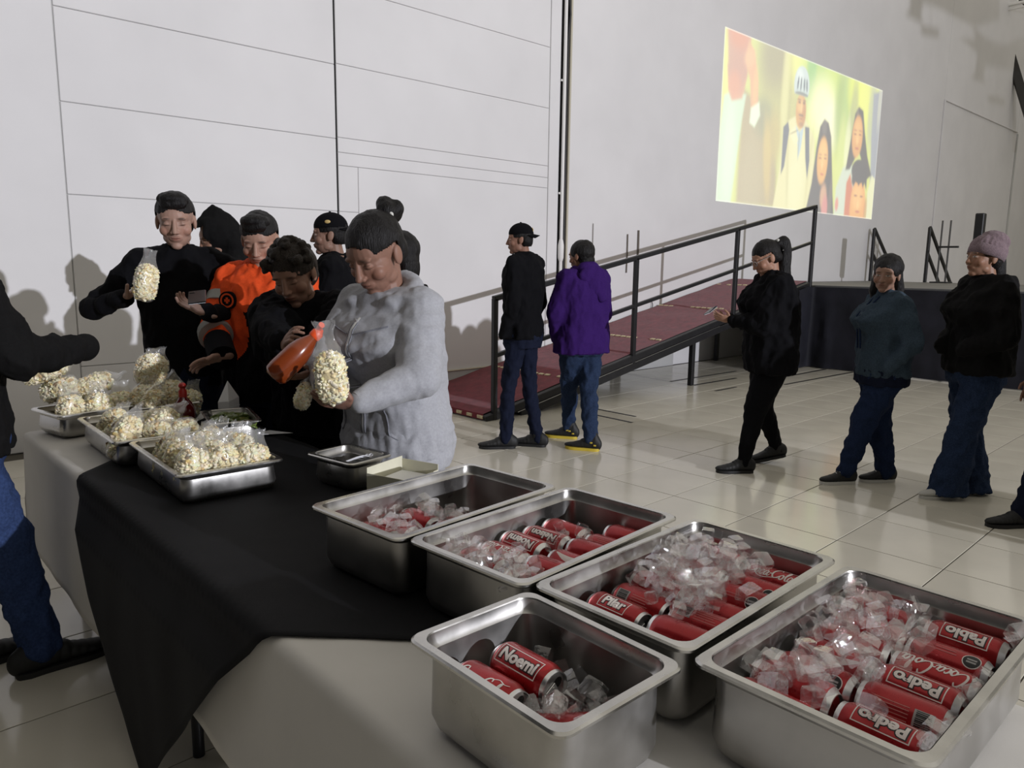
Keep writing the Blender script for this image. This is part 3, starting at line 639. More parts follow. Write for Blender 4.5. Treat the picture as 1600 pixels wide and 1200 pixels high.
def slice_bm(bm, step=.0035):
    ys = [v.co.y for v in bm.verts]; y = math.floor(min(ys)/step)*step
    while y < max(ys):
        bmesh.ops.bisect_plane(bm, geom=bm.verts[:]+bm.edges[:]+bm.faces[:], plane_co=(0, y, 0), plane_no=(0, 1, 0)); y += step
def text_bm(txt, size, bold=.0, shear=0.0):
    cu = bpy.data.curves.new('t', 'FONT'); cu.body = txt; cu.size = size; cu.align_x = 'CENTER'; cu.align_y = 'CENTER'; cu.offset = bold; cu.shear = shear; cu.resolution_u = 3; cu.space_character = .98
    o = bpy.data.objects.new('t', cu); COL.objects.link(o); dg = bpy.context.evaluated_depsgraph_get(); me = bpy.data.meshes.new_from_object(o.evaluated_get(dg))
    bpy.data.objects.remove(o); bpy.data.curves.remove(cu); bm = bmesh.new(); bm.from_mesh(me); bpy.data.meshes.remove(me); bmesh.ops.triangulate(bm, faces=bm.faces[:]); return bm
def bm_mesh(bm, mtl, name):
    me = bpy.data.meshes.new(name); bmesh.ops.recalc_face_normals(bm, faces=bm.faces[:]); bm.to_mesh(me); bm.free(); me.materials.append(mtl); return me
def rect_bm(x0, x1, y0, y1):
    bm = bmesh.new(); n = max(2, int((y1-y0)/.003)); R = [[bm.verts.new((x, y0+(y1-y0)*i/n, 0)) for x in (x0, x1)] for i in range(n+1)]
    for i in range(n): bm.faces.new((R[i][0], R[i][1], R[i+1][1], R[i+1][0]))
    return bm
def add_bm(a, b_):
    me = bpy.data.meshes.new('x'); b_.to_mesh(me); b_.free(); a.from_mesh(me); bpy.data.meshes.remove(me); return a
def frame_bm(x0, x1, y0, y1, w):
    a = rect_bm(x0, x1, y0, y0+w)
    for q in ((x0, x1, y1-w, y1), (x0, x0+w, y0, y1), (x1-w, x1, y0, y1)): add_bm(a, rect_bm(*q))
    return a
CZ = .060
PRINT = {}
def name_print(nm):
    if nm in PRINT: return PRINT[nm]
    L = []
    bm = text_bm(nm, .0245 if len(nm) > 5 else .0275, .0011); slice_bm(bm); [setattr(v.co, 'x', v.co.x+CZ) for v in bm.verts]; w = max(v.co.x for v in bm.verts)-min(v.co.x for v in bm.verts)
    bb_ = text_bm(nm, .0245 if len(nm) > 5 else .0275, .0028); slice_bm(bb_); [setattr(v.co, 'x', v.co.x+CZ) for v in bb_.verts]
    wrap(bb_, CR+.00025); L.append(('lettering_outline', bm_mesh(bb_, M_ink, 'out')))
    wrap(bm, CR+.0005); L.append(('lettering', bm_mesh(bm, M_print, 'let')))
    fr = frame_bm(CZ-w/2-.006, CZ+w/2+.006, -.0165, .0165, .0016); wrap(fr, CR+.00025); L.append(('name_frame', bm_mesh(fr, M_print, 'frm')))
    s = text_bm('Comparte una', .0075, .0001); slice_bm(s); [setattr(v.co, 'x', v.co.x+CZ) for v in s.verts]; [setattr(v.co, 'y', v.co.y+.022) for v in s.verts]; wrap(s, CR+.0003)
    PRINT[nm] = L; s.free(); return L
def ribbon(bm, pts, wd, n=10):
    """a pen stroke: smooth curve through pts with a changing width"""
    P = [Vector((*p, 0)) for p in pts]; Q = []
    for i in range(len(P)-1):
        a, b_, c, d = P[max(i-1, 0)], P[i], P[i+1], P[min(i+2, len(P)-1)]
        for k in range(n):
            t = k/n; Q.append(.5*((2*b_)+(c-a)*t+(2*a-5*b_+4*c-d)*t*t+(3*b_-a-3*c+d)*t**3))
    Q.append(P[-1]); V = []
    for i, q in enumerate(Q):
        tg = (Q[min(i+1, len(Q)-1)]-Q[max(i-1, 0)]).normalized(); nn = Vector((-tg.y, tg.x, 0)); u = i/(len(Q)-1); w = wd*(.35+.65*math.sin(PI*min(1, max(0, u)))**.5)*(.55+.75*abs(tg.y))
        V.append((bm.verts.new(q+nn*w), bm.verts.new(q-nn*w)))
    for a, b_ in zip(V, V[1:]): bm.faces.new((a[0], a[1], b_[1], b_[0]))
def script_print():
    if 'script' in PRINT: return PRINT['script']
    bm = bmesh.new(); W_ = .085
    def st(o, s, pts, w=.05): ribbon(bm, [((o+x*s)*1.0, y*s) for x, y in pts], w*s)
    C_ = [(.95, .95), (.8, 1.18), (.45, 1.1), (.12, .7), (.08, .3), (.35, .02), (.75, .1), (1.05, .35)]
    o_ = [(.3, .52), (.08, .32), (.1, .08), (.32, 0), (.5, .2), (.45, .45), (.28, .52), (.5, .42), (.75, .4)]
    c_ = [(.5, .42), (.35, .54), (.12, .36), (.1, .1), (.3, 0), (.65, .25)]
    a_ = [(.5, .45), (.3, .54), (.1, .34), (.1, .08), (.28, .02), (.48, .25), (.56, .5), (.5, .15), (.62, .0), (.85, .2)]
    l_ = [(.1, .25), (.4, .75), (.42, 1.1), (.28, 1.05), (.2, .5), (.25, .08), (.45, 0), (.65, .2)]
    x = 0
    for L_, adv in ((C_, 1.0), (o_, .6), (c_, .55), (a_, .75), ([(.0, .32), (.15, .36), (.3, .34)], .32), (C_, 1.0), (o_, .6), (l_, .5), (a_, .75)):
        ribbon(bm, [(x+p[0], p[1]) for p in L_], .085, 8); x += adv
    ribbon(bm, [(.9, .3), (1.4, -.12), (2.3, -.22), (3.3, -.05), (4.3, .1)], .06, 8); ribbon(bm, [(4.0, 1.15), (4.6, 1.35), (5.4, 1.2), (6.0, 1.3)], .05, 8)
    s = .1/6.4
    for v in bm.verts: v.co = Vector(((v.co.x-3.05+.18*v.co.y)*s+CZ, (v.co.y-.5)*s*1.45, 0))
    slice_bm(bm, .004); wrap(bm, CR+.0004); PRINT['script'] = [('lettering', bm_mesh(bm, M_print, 'scr'))]; return PRINT['script']
def seal_print():
    if 'seal' in PRINT: return PRINT['seal']
    L = []; bm = bmesh.new()
    def disc(bm, cx, cy, r, n=20): c = [bm.verts.new((cx+r*math.cos(2*PI*k/n), cy+r*math.sin(2*PI*k/n), 0)) for k in range(n)]; bm.faces.new(c)
    disc(bm, .026, 0, .0135); bmesh.ops.triangulate(bm, faces=bm.faces[:]); slice_bm(bm); wrap(bm, CR+.0003); L.append(('seal_border', bm_mesh(bm, M_print, 'sb')))
    bm = bmesh.new(); disc(bm, .026, 0, .012); bmesh.ops.triangulate(bm, faces=bm.faces[:]); slice_bm(bm); wrap(bm, CR+.0005); L.append(('seal', bm_mesh(bm, M_ink, 'sd')))
    bm = rect_bm(.019, .033, .001, .004); add_bm(bm, rect_bm(.019, .033, -.004, -.001)); wrap(bm, CR+.0007); L.append(('seal_mark', bm_mesh(bm, M_grey, 'sm')))
    bm = rect_bm(.048, .098, -.002, .0002); add_bm(bm, rect_bm(.05, .09, -.008, -.006)); wrap(bm, CR+.0004); L.append(('small_print', bm_mesh(bm, mat('can_pink_print', (.5, .12, .12), .5), 'sp')))
    PRINT['seal'] = L; return L
def code_print():
    if 'code' in PRINT: return PRINT['code']
    L = []; bm = rect_bm(.018, .044, -.0125, .0125); wrap(bm, CR+.0003); L.append(('barcode_field', bm_mesh(bm, M_grey, 'bc')))
    bm = bmesh.new()
    for k in range(9): add_bm(bm, rect_bm(.021, .041, -.011+k*.0025, -.0098+k*.0025+.0004*(k % 3)))
    wrap(bm, CR+.0005); L.append(('barcode', bm_mesh(bm, M_ink, 'bb')))
    bm = bmesh.new()
    for k in range(5): add_bm(bm, rect_bm(.050, .097-.006*(k % 3), -.011+k*.005, -.0098+k*.005))
    wrap(bm, CR+.0004); L.append(('small_print', bm_mesh(bm, mat('can_faint_print', (.55, .2, .18), .5), 'sp2')))
    PRINT['code'] = L; return L
def wave_print():
    if 'wave' in PRINT: return PRINT['wave']
    bm = bmesh.new(); V = []
    for k in range(31):
        x = .016+k*.0029; y = .012*math.sin((x-.016)*34)-.004; w = .0015+.006*math.sin(PI*k/30); V.append((bm.verts.new((x, y+w, 0)), bm.verts.new((x, y-w, 0))))
    for a, b_ in zip(V, V[1:]): bm.faces.new((a[0], a[1], b_[1], b_[0]))
    slice_bm(bm); wrap(bm, CR+.0003); PRINT['wave'] = [('white_wave', bm_mesh(bm, M_print, 'wv'))]; return PRINT['wave']
def can(parent_pan, lx, ly, lz, kind, label, flip=False, roll=0, yaw=0, tilt=0, group='red soda cans lying in the pans'):
    """lies on its side along the pan's short side; kind: printed name, script, seal, code, wave or plain"""
    o = obj('soda_can', me_body, M_red); tag(o, label, 'can', group)
    M = parent_pan.matrix_basis.copy()
    # lid towards -y of the pan (flip: towards +y); print faces up
    R = Matrix.Rotation(yaw, 4, 'Z') @ Matrix.Rotation(PI/2 if not flip else -PI/2, 4, 'X') @ Matrix.Rotation(tilt, 4, 'Y' if False else 'X')
    up = PI/2 if not flip else -PI/2
    R = R @ Matrix.Rotation(up+roll+(.55 if not flip else -.55), 4, 'Z')
    c = R @ Vector((0, 0, CH/2)); o.matrix_world = M @ Matrix.Translation(Vector((lx, ly, lz))-c) @ R
    for n, me in (('lid', me_lid), ('base', me_base), ('pull_tab', me_tab), ('mouth', me_mouth)): obj(n, me, None, o)
    L = []
    if kind == 'script': L = script_print()
    elif kind == 'seal': L = seal_print()
    elif kind == 'code': L = code_print()
    elif kind == 'wave': L = wave_print()
    elif kind == 'plain': L = []
    else: L = name_print(kind)
    for n, me in L: obj(n, me, None, o)
    return o
# ------------------------------------------------------------------ what lies in the soda pans
EDGE = .25
def film(name, tint, gloss, rough, edge=.35, milk=0, bump=None, bump_s=.3):
    M = bpy.data.materials.new(name); M.use_nodes = True; nt = M.node_tree; nt.nodes.remove(nt.nodes['Principled BSDF']); out = nt.nodes['Material Output']
    tr = nt.nodes.new('ShaderNodeBsdfTransparent'); tr.inputs[0].default_value = (*tint, 1); gl = nt.nodes.new('ShaderNodeBsdfGlossy'); gl.inputs[0].default_value = (1, 1, 1, 1); gl.inputs[1].default_value = rough
    lw = nt.nodes.new('ShaderNodeLayerWeight'); lw.inputs[0].default_value = edge; mx = nt.nodes.new('ShaderNodeMixShader')
    mr = nt.nodes.new('ShaderNodeMapRange'); mr.inputs[3].default_value = gloss*.35; mr.inputs[4].default_value = gloss+EDGE; nt.links.new(lw.outputs['Facing'], mr.inputs[0]); nt.links.new(mr.outputs[0], mx.inputs[0])
    nt.links.new(tr.outputs[0], mx.inputs[1]); nt.links.new(gl.outputs[0], mx.inputs[2]); last = mx
    if milk:
        df = nt.nodes.new('ShaderNodeBsdfDiffuse'); df.inputs[0].default_value = (.85, .85, .85, 1); m2 = nt.nodes.new('ShaderNodeMixShader'); m2.inputs[0].default_value = milk
        nt.links.new(mx.outputs[0], m2.inputs[1]); nt.links.new(df.outputs[0], m2.inputs[2]); last = m2
    if bump:
        tc = nt.nodes.new('ShaderNodeTexCoord'); n = nt.nodes.new('ShaderNodeTexNoise'); n.inputs['Scale'].default_value = bump; n.inputs['Detail'].default_value = 3; nt.links.new(tc.outputs['Object'], n.inputs['Vector'])
        bp = nt.nodes.new('ShaderNodeBump'); bp.inputs['Strength'].default_value = bump_s; bp.inputs['Distance'].default_value = .01; nt.links.new(n.outputs[0], bp.inputs['Height']); nt.links.new(bp.outputs[0], gl.inputs['Normal'])
    nt.links.new(last.outputs[0], out.inputs[0]); return M
EDGE = .5; M_ice = film('clear_ice', (.985, .98, .98), .09, .04, .42, .012, 60, .25); EDGE = .25
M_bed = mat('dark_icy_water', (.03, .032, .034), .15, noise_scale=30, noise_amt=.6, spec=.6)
def ice_variant(s):
    r = random.Random(s); bm = bmesh.new(); w = [r.uniform(.011, .015) for _ in range(3)]
    pts = []
    for sx in (-1, 1):
        for sy in (-1, 1):
            for sz_ in (-1, 1):
                for k in range(3):
                    p = [sx*w[0], sy*w[1], sz_*w[2]]; p[k] *= r.uniform(.55, .85); p = [q*r.uniform(.9, 1.05) for q in p]; pts.append(p)
    for p in pts: bm.verts.new(p)
    bmesh.ops.convex_hull(bm, input=bm.verts); loose = [v for v in bm.verts if not v.link_faces]; bmesh.ops.delete(bm, geom=loose, context='VERTS')
    me = bpy.data.meshes.new('ice'); bm.to_mesh(me); bm.free(); me.materials.append(M_ice); shade(me, 25); return me
ICE = [ice_variant(i) for i in range(7)]
def ice(pn, n, boxes, label, group, seed, z0=.108, layers=.03):
    r = random.Random(seed); M = pn.matrix_basis
    placed = []
    for k in range(n):
        x0, x1, y0, y1, amt = r.choices(boxes, weights=[b_[4]*(b_[1]-b_[0])*(b_[3]-b_[2]) for b_ in boxes])[0]
        x, y = r.uniform(x0, x1), r.uniform(y0, y1)
        z = z0+r.random()*.004
        for (a, b_, c) in placed:
            d = math.hypot(a-x, b_-y)
            if d < .021: z = max(z, c+.019*math.sqrt(max(0, 1-(d/.022)**2)))
        if z > z0+layers: continue
        placed.append((x, y, z))
        o = bpy.data.objects.new('ice_cube', r.choice(ICE)); COL.objects.link(o); s = r.uniform(.8, 1.12)
        o.matrix_world = M @ Matrix.Translation((x, y, z)) @ Matrix.Rotation(r.uniform(0, 6), 4, (r.random()-.5, r.random()-.5, 1)) @ Matrix.Rotation(r.uniform(-.6, .6), 4, 'X') @ Matrix.Scale(s, 4)
        tag(o, label, 'ice', group)
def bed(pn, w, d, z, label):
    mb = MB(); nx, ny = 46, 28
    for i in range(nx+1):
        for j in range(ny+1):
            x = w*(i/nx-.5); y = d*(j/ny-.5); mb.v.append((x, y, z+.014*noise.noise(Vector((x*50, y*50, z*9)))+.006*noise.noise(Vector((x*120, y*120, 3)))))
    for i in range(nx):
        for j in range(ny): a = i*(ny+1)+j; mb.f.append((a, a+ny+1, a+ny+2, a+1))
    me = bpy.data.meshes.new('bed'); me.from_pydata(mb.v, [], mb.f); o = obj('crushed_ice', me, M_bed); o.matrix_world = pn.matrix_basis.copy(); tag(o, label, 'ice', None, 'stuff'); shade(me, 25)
KX = [-.203+.0678*k for k in range(7)]
ORD = ['first', 'second', 'third', 'fourth', 'fifth', 'sixth', 'seventh']
def desc(kind):
    return {'script': 'with white script lettering', 'seal': 'with a round black seal', 'code': 'with a grey barcode', 'wave': 'with a white wave', 'plain': 'with no print showing'}.get(kind, 'printed '+kind)
def fill(pn, where, far, near, z=.086, flip=True):
    for row, ly, lst in (('back', .0665, far), ('front', -.0665, near)):
        for k, e in enumerate(lst):
            if e is None: continue
            kind, roll, fl = (e+(None, None))[:3] if isinstance(e, tuple) else (e, None, None)
            fl = flip if fl is None else fl
            rl = (roll if roll is not None else rnd.uniform(-.25, .25))
            zz = z+rnd.uniform(-.006, .006)
            can(pn, KX[k]+rnd.uniform(-.002, .002), ly+rnd.uniform(-.006, .006), zz, kind, f'red can {desc(kind)}, {ORD[k]} in {row} row of {where}', fl, rl, rnd.uniform(-.05, .05), 0)
# roll turns the print: + towards the far long side of the pan, so that it shows best from the camera's side
W1 = 'the paper-box pan'; W2 = 'the Noemi pan'; W3 = 'the iciest pan'; W5 = 'the Pablo pan'
fill(p5, W5, ['plain', 'plain', 'seal', 'wave', 'plain', 'plain', 'plain'], [('plain', .2), ('Pedro', .25), ('code', -.4), ('Pedro', .1), ('script', .1), ('seal', .1), ('Pablo', .1)], .084)
fill(p3, W3, ['plain', ('Pilar', -.2, False), ('code', .3, False), ('seal', .8), 'plain', 'wave', 'plain'], ['plain', ('plain', 0), ('code', -.2, False), ('plain', 0), ('seal', -.3), ('seal', -.4), ('script', -.2, False)], .080)
fill(p2, W2, ['plain', ('seal', .3), ('script', .1, True), ('Noemi', .0), ('Nelson', .0), 'plain', None], [None, ('plain', .1), ('seal', .4), ('wave', .2), 'plain', ('code', .0), 'plain'], .074)
fill(p1, W1, [('wave', -.4), 'plain', 'plain', 'plain', None, None, None], [('script', .0), 'plain', None, ('plain', .1), 'plain', None, ('seal', 0)], .056)
WS = 'the small square pan'
can(p4, -.058, .052, .080, 'script', 'red can with white script lettering at the left in the small square pan', False, .12, .06, 0)
can(p4, .014, .046, .087, 'Noemi', 'red can printed Noemi in the small square pan, tab end towards the camera', False, .0, .02, 0)
can(p4, -.01, -.075, .052, 'plain', 'red can half buried in ice at the front of the small square pan', False, .2, .9, 0)
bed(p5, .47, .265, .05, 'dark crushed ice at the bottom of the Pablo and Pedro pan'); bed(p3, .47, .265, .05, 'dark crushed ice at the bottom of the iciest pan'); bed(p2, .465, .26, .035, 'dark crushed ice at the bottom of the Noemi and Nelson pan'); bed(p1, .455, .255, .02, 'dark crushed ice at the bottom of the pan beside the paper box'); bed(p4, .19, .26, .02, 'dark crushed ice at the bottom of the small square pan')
ice(p5, 95, [(-.2, .2, .0, .12, 1), (-.1, .2, -.03, .05, .5), (-.23, -.12, -.06, .0, .4), (-.22, .22, -.138, -.128, 1.2)], 'clear ice cube on the red cans of the Pablo and Pedro pan', 'ice cubes in the Pablo and Pedro pan', 5, .122)
ice(p3, 125, [(-.06, .2, -.06, .11, 1.2), (-.12, .1, -.10, .08, .9), (.05, .2, .0, .13, .8)], 'clear ice cube on the red cans of the iciest pan', 'ice cubes in the iciest pan', 3, .119, .045)
ice(p2, 48, [(-.23, -.12, -.10, .11, 1.4), (-.12, .0, -.04, .03, .35), (.05, .1, -.03, .03, 1)], 'clear ice cube on the red cans of the Noemi and Nelson pan', 'ice cubes in the Noemi and Nelson pan', 2, .112)
ice(p1, 36, [(-.15, .04, -.03, .1, 1), (-.05, .06, -.08, .0, 1)], 'clear ice cube on the red cans of the pan beside the paper box', 'ice cubes in the pan beside the paper box', 1, .094)
ice(p4, 34, [(-.06, .06, -.12, -.01, 1), (.03, .09, -.06, .09, .7)], 'clear ice cube in the small square pan', 'ice cubes in the small square pan', 4, .062, .05)

# ------------------------------------------------------------------ bags of fried pork puffs
M_puff = vcol_mat('pork_puff', .65, .3, bump=180, bump_s=.3)
M_film = film('clear_plastic_bag', (.98, .98, .975), .08, .16, .3, .11, 38, .55)
def superell(a, b_, c, e, th, ph):
    f = lambda x: math.copysign(abs(x)**e, x)
    return Vector((a*f(math.cos(ph))*f(math.cos(th)), b_*f(math.cos(ph))*f(math.sin(th)), c*f(math.sin(ph))))
def filling(s, a, b_, c, n):
    r = random.Random(s); bm = bmesh.new(); bmesh.ops.create_icosphere(bm, subdivisions=1, radius=1); base = [v.co.copy() for v in bm.verts]; F = [[v.index for v in f.verts] for f in bm.faces]; bm.free()
    mb = MB(); cols = []
    core = MB().ell((0, 0, 0), (a*.95, b_*.95, c*.95), None, 18, 12); mb.add(core.v, core.f); cols += [srgb(232, 214, 160)]*len(core.v)
    for k in range(n):
        th = r.uniform(0, 2*PI); sp_ = r.uniform(-1, 1); ph = math.asin(sp_); p = superell(a, b_, c, .7, th, ph)*r.uniform(.88, .97)
        R = Matrix.Rotation(r.uniform(0, 6.3), 3, Vector((r.random()-.5, r.random()-.5, r.random()-.5)).normalized()); q = r.uniform(.0045, .0085); sc = Vector((q*r.uniform(1, 1.9), q, q*r.uniform(.45, .8))); off = r.random()*40
        tint = r.random(); col = srgb(*( (250, 243, 212) if tint < .6 else (243, 228, 178) if tint < .92 else (214, 184, 122) if tint < .985 else (130, 100, 60)))
        V = []
        for v in base:
            w = v*(1+.35*noise.noise(v*1.7+Vector((off, 0, 0)))); w = Vector((w.x*sc.x, w.y*sc.y, w.z*sc.z+w.x*w.x*sc.x*.35)); V.append(p+R@w)
        mb.add(V, F); cols += [tuple(min(1, x*r.uniform(.93, 1.06)) for x in col)]*len(V)
    me = mb.mesh('puffs', 179); set_vcol(me, np.array(cols)); me.materials.append(M_puff); return me
def bag_shell(s, a, b_, c, tail=.035, tilt=.0):
    mb = MB(); n, m_ = 36, 26
    for i in range(m_+1):
        t = i/m_
        if t < .72:
            ph = -PI/2+(PI/2+.95)*(t/.72); z = c*math.copysign(abs(math.sin(ph))**.7, math.sin(ph)); g = abs(math.cos(ph))**.55; aa, bb_ = a*max(g, .05), b_*max(g, .05)
            la, lb, lz = aa, bb_, z
        else:
            u = (t-.72)/.28; z = lz+(c*.35+tail)*u; aa = la*(1-.25*math.sin(u*PI*.8)); bb_ = lb*(1-u)**1.6+.004
        for k in range(n):
            th = 2*PI*k/n; P = Vector((aa*math.copysign(abs(math.cos(th))**.8, math.cos(th)), bb_*math.copysign(abs(math.sin(th))**.8, math.sin(th)), z))
            q = P*26+Vector((s*3.7, 0, s)); d = noise.noise(q)*.006+noise.noise(q*2.2)*.003
            if t > .72: d *= 1.5; P.z += .012*noise.noise(Vector((k*.5, s*2, t*3)))*((t-.72)/.28)
            mb.v.append(P*(1+d/max(.03, P.length)) if t < .72 else P+Vector((d, d*1.3, 0)))
    for i in range(m_):
        for k in range(n): mb.f.append((i*n+k, i*n+(k+1) % n, (i+1)*n+(k+1) % n, (i+1)*n+k))
    mb.f.append(tuple(reversed(range(n))))
    me = mb.mesh('film', 179); me.materials.append(M_film); return me
BAGS = []
for s, (a, b_, c, n) in enumerate([(.050, .038, .070, 640), (.047, .040, .076, 640), (.053, .037, .066, 640), (.088, .068, .10, 1300)]):
    BAGS.append((filling(s+3, a, b_, c, n), bag_shell(s+3, a*1.07, b_*1.09, c*1.05), c))
def bag(v, loc, label, rz=0, tilt=(0, 0), s=1, group='bags of pork puffs', name='snack_bag'):
    f, sh, c = BAGS[v]; r = empty(name, loc, rz); r.scale = (s, s, s); tag(r, label, 'snack bag', group)
    R = Matrix.Rotation(tilt[0], 4, 'X') @ Matrix.Rotation(tilt[1], 4, 'Y')
    o = obj('puffs', f, None, r); o.matrix_basis = Matrix.Translation((0, 0, c)) @ R; o['kind'] = 'stuff'; o = obj('plastic_bag', sh, None, r); o.matrix_basis = Matrix.Translation((0, 0, c)) @ R
    return r
TRAY = TZ+.012
def place(pn, items, where):
    for k, (lx, ly, v, rz, tx, ty, s, zz, how) in enumerate(items):
        p = pn.matrix_basis @ Vector((lx, ly, zz)); bag(v, p, f'{how} {where}', rz+pn.rotation_euler.z, (tx, ty), s)
place(q2, [(-.088, -.175, 0, .3, .15, 0, 1.0, .01, 'bag of pork puffs, front left corner of'), (-.005, -.185, 1, -.1, .1, .05, .95, .01, 'bag of pork puffs, front middle of'), (.085, -.185, 2, .25, .12, .1, .98, .012, 'bag of pork puffs, front right corner of'),
          (-.095, -.06, 1, .5, .3, -.1, .95, .01, 'bag of pork puffs, second from the front at the left of'), (.0, -.075, 2, .0, .3, .1, .95, .02, 'bag of pork puffs, second from the front in the middle of'), (.09, -.07, 0, -.3, .25, .1, .95, .02, 'bag of pork puffs, second from the front at the right of'),
          (-.09, .05, 0, .9, .5, 0, .95, .01, 'bag of pork puffs, third from the front at the left of'), (.01, .04, 1, .3, .4, 0, .9, .02, 'bag of pork puffs, third from the front in the middle of'), (.095, .05, 2, 1.2, .5, 0, .92, .015, 'bag of pork puffs, third from the front at the right of'),
          (-.05, .17, 2, .2, .7, 0, .95, .01, 'bag of pork puffs, back left of'), (.07, .17, 0, 1.7, .7, 0, .9, .015, 'bag of pork puffs, back right of')], 'the front snack tray')
place(q1, [(-.10, -.16, 1, 1.4, .5, .5, 1.05, .008, 'bag of pork puffs leaning at the left rim of'), (.0, -.17, 0, .2, .8, 0, .95, .012, 'bag of pork puffs, front middle of'), (.1, -.16, 2, -.2, .9, .1, .95, .015, 'bag of pork puffs, front right of'),
          (-.07, .0, 2, .3, 1.0, 0, 1.0, .012, 'bag of pork puffs lying in the middle left of'), (.06, -.01, 1, 1.5, .9, 0, 1.0, .014, 'bag of pork puffs lying in the middle right of'), (.075, .13, 0, .4, 1.1, 0, .95, .012, 'bag of pork puffs lying at the back right of'), (-.06, .16, 0, .4, .7, 0, .95, .012, 'bag of pork puffs at the back left of')], 'the second snack tray')
place(qa, [(-.09, -.065, 1, .2, .1, 0, 1.02, .012, 'bag of pork puffs, front left of'), (.02, -.07, 0, -.1, .1, 0, 1.05, .012, 'bag of pork puffs, front middle of'), (.115, -.06, 2, .1, .1, 0, 1.0, .02, 'bag of pork puffs, front right of'),
          (-.07, .06, 2, .3, 1.2, 0, 1.1, .10, 'bag of puffs lying on top at the left of'), (.06, .05, 0, .9, 1.2, .0, 1.1, .10, 'bag of puffs lying on top at the right of'), (-.11, .09, 1, .5, 1.2, .2, 1.15, .17, 'topmost bag of pork puffs in')], 'the tray by the dark sleeve')
place(qb, [(-.062, -.03, 3, .5, .15, .12, .78, .02, 'large bag of pork puffs leaning left in'), (.068, .02, 3, 1.3, .1, -.12, .78, .02, 'large bag of pork puffs leaning right in'), (-.01, .03, 3, .1, .5, 0, .74, .155, 'large bag of puffs atop the heap in'), (.09, -.11, 0, .3, .3, 0, .95, .015, 'small bag of pork puffs at the right of'), (-.07, -.11, 1, .6, .4, 0, 1.0, .015, 'small bag of pork puffs at the left of')], 'the tray behind the sauce bottle')

# ------------------------------------------------------------------ small things on the table
M_sauce = mat('dark_red_sauce_bottle', (.09, .006, .006), .12, spec=.6, coat=.5)
M_cap = mat('red_cap', (.35, .02, .015), .35)
sb = empty('sauce_bottle', (1.075, 3.19, TZ+.006)); tag(sb, 'round dark red sauce bottle with a spout cap among the snack bags', 'bottle')
MB().lathe([(.0, 0), (.043, .001), (.047, .008), (.047, .085), (.044, .1), (.034, .122), (.02, .14), (.015, .15)], 28).build('glass', M_sauce, sb, 50)
MB().lathe([(.0165, .148), (.0165, .172), (.012, .18), (.010, .186)], 20).build('cap', M_cap, sb, 40); MB().ell((0, 0, .195), (.016, .016, .013)).build('spout', M_cap, sb, 60)
MB().rings([[Vector((.0474*math.cos(a*.1-2.6), .0474*math.sin(a*.1-2.6), z)) for a in range(12)] for z in (.02, .075)], cap=False).build('bottle_label', mat('bottle_label_paper', (.35, .28, .08), .6), sb, 60)
# jalapeno slices
M_jal = mat('pickled_jalapeno', (.10, .135, .03), .3, noise_scale=60, noise_amt=.35, spec=.6)
sl = []
for s in range(3):
    r = random.Random(s+40); mb = MB(); n = 16; w = .019+.003*s; R_ = []
    for z, q in ((-.0035, .9), (-.002, 1), (.002, 1), (.0035, .9), (.0025, .55)): R_.append([Vector((q*w*(1.25 if s else 1)*math.cos(2*PI*k/n)*(1+.06*math.sin(3*k)), q*w*math.sin(2*PI*k/n), z+.004*math.cos(2*PI*k/n)*s)) for k in range(n)])
    mb.rings(R_); me = mb.mesh('slice', 50); me.materials.append(M_jal); sl.append(me)
r = random.Random(8)
for k in range(58):
    o = bpy.data.objects.new('jalapeno_slice', r.choice(sl)); COL.objects.link(o)
    x, y = r.uniform(-.065, .065), r.uniform(-.115, .115); h = .055+.022*(1-(x/.08)**2)*(1-(y/.13)**2)+.012*(k/58)
    o.matrix_world = jal.matrix_basis @ Matrix.Translation((x, y, h)) @ Matrix.Rotation(r.uniform(0, 6), 4, 'Z') @ Matrix.Rotation(r.uniform(-.8, .8), 4, 'X')
    tag(o, 'green pickled jalapeno slice in the small steel pan', 'jalapeno', 'jalapeno slices')
mb = MB(); mb.box((0, 0, .026), (.155, .25, .05)); o = mb.build('pickle_brine', mat('pickle_brine', (.03, .04, .012), .1)); o.matrix_world = jal.matrix_basis.copy(); tag(o, 'dark green pickling brine under the jalapeno slices', 'brine', None, 'stuff')
# spoons
M_spoon = mat('grey_plastic_spoon', (.72, .73, .76), .25)
def spoon_mesh():
    mb = MB(); R_ = []
    for i, (x, w, z) in enumerate([(-.07, .004, .0), (-.06, .0045, 0), (-.02, .003, .003), (.01, .0035, .002), (.02, .008, 0), (.03, .013, -.004), (.042, .0145, -.006), (.053, .011, -.004), (.06, .004, .0)]):
        R_.append([Vector((x, -w, z+.003)), Vector((x, 0, z-.001)), Vector((x, w, z+.003)), Vector((x, w*.9, z+.0045)), Vector((x, 0, z+.0008)), Vector((x, -w*.9, z+.0045))])
    return mb.rings(R_).mesh('spoon', 60)
sme = spoon_mesh(); sme.materials.append(M_spoon)
for k in range(12):
    o = bpy.data.objects.new('plastic_spoon', sme); COL.objects.link(o)
    o.matrix_world = spn.matrix_basis @ Matrix.Translation((r.uniform(-.012, .012), .055-.009*k+r.uniform(-.004, .004), .03+.0055*k)) @ Matrix.Rotation(r.uniform(-.25, .25)+.15, 4, 'Z') @ Matrix.Rotation(r.uniform(-.1, .1), 4, 'Y') @ Matrix.Scale(.86, 4)
    tag(o, 'pale grey plastic spoon in the small pan before the grey hoodie', 'spoon', 'plastic spoons in the small pan')
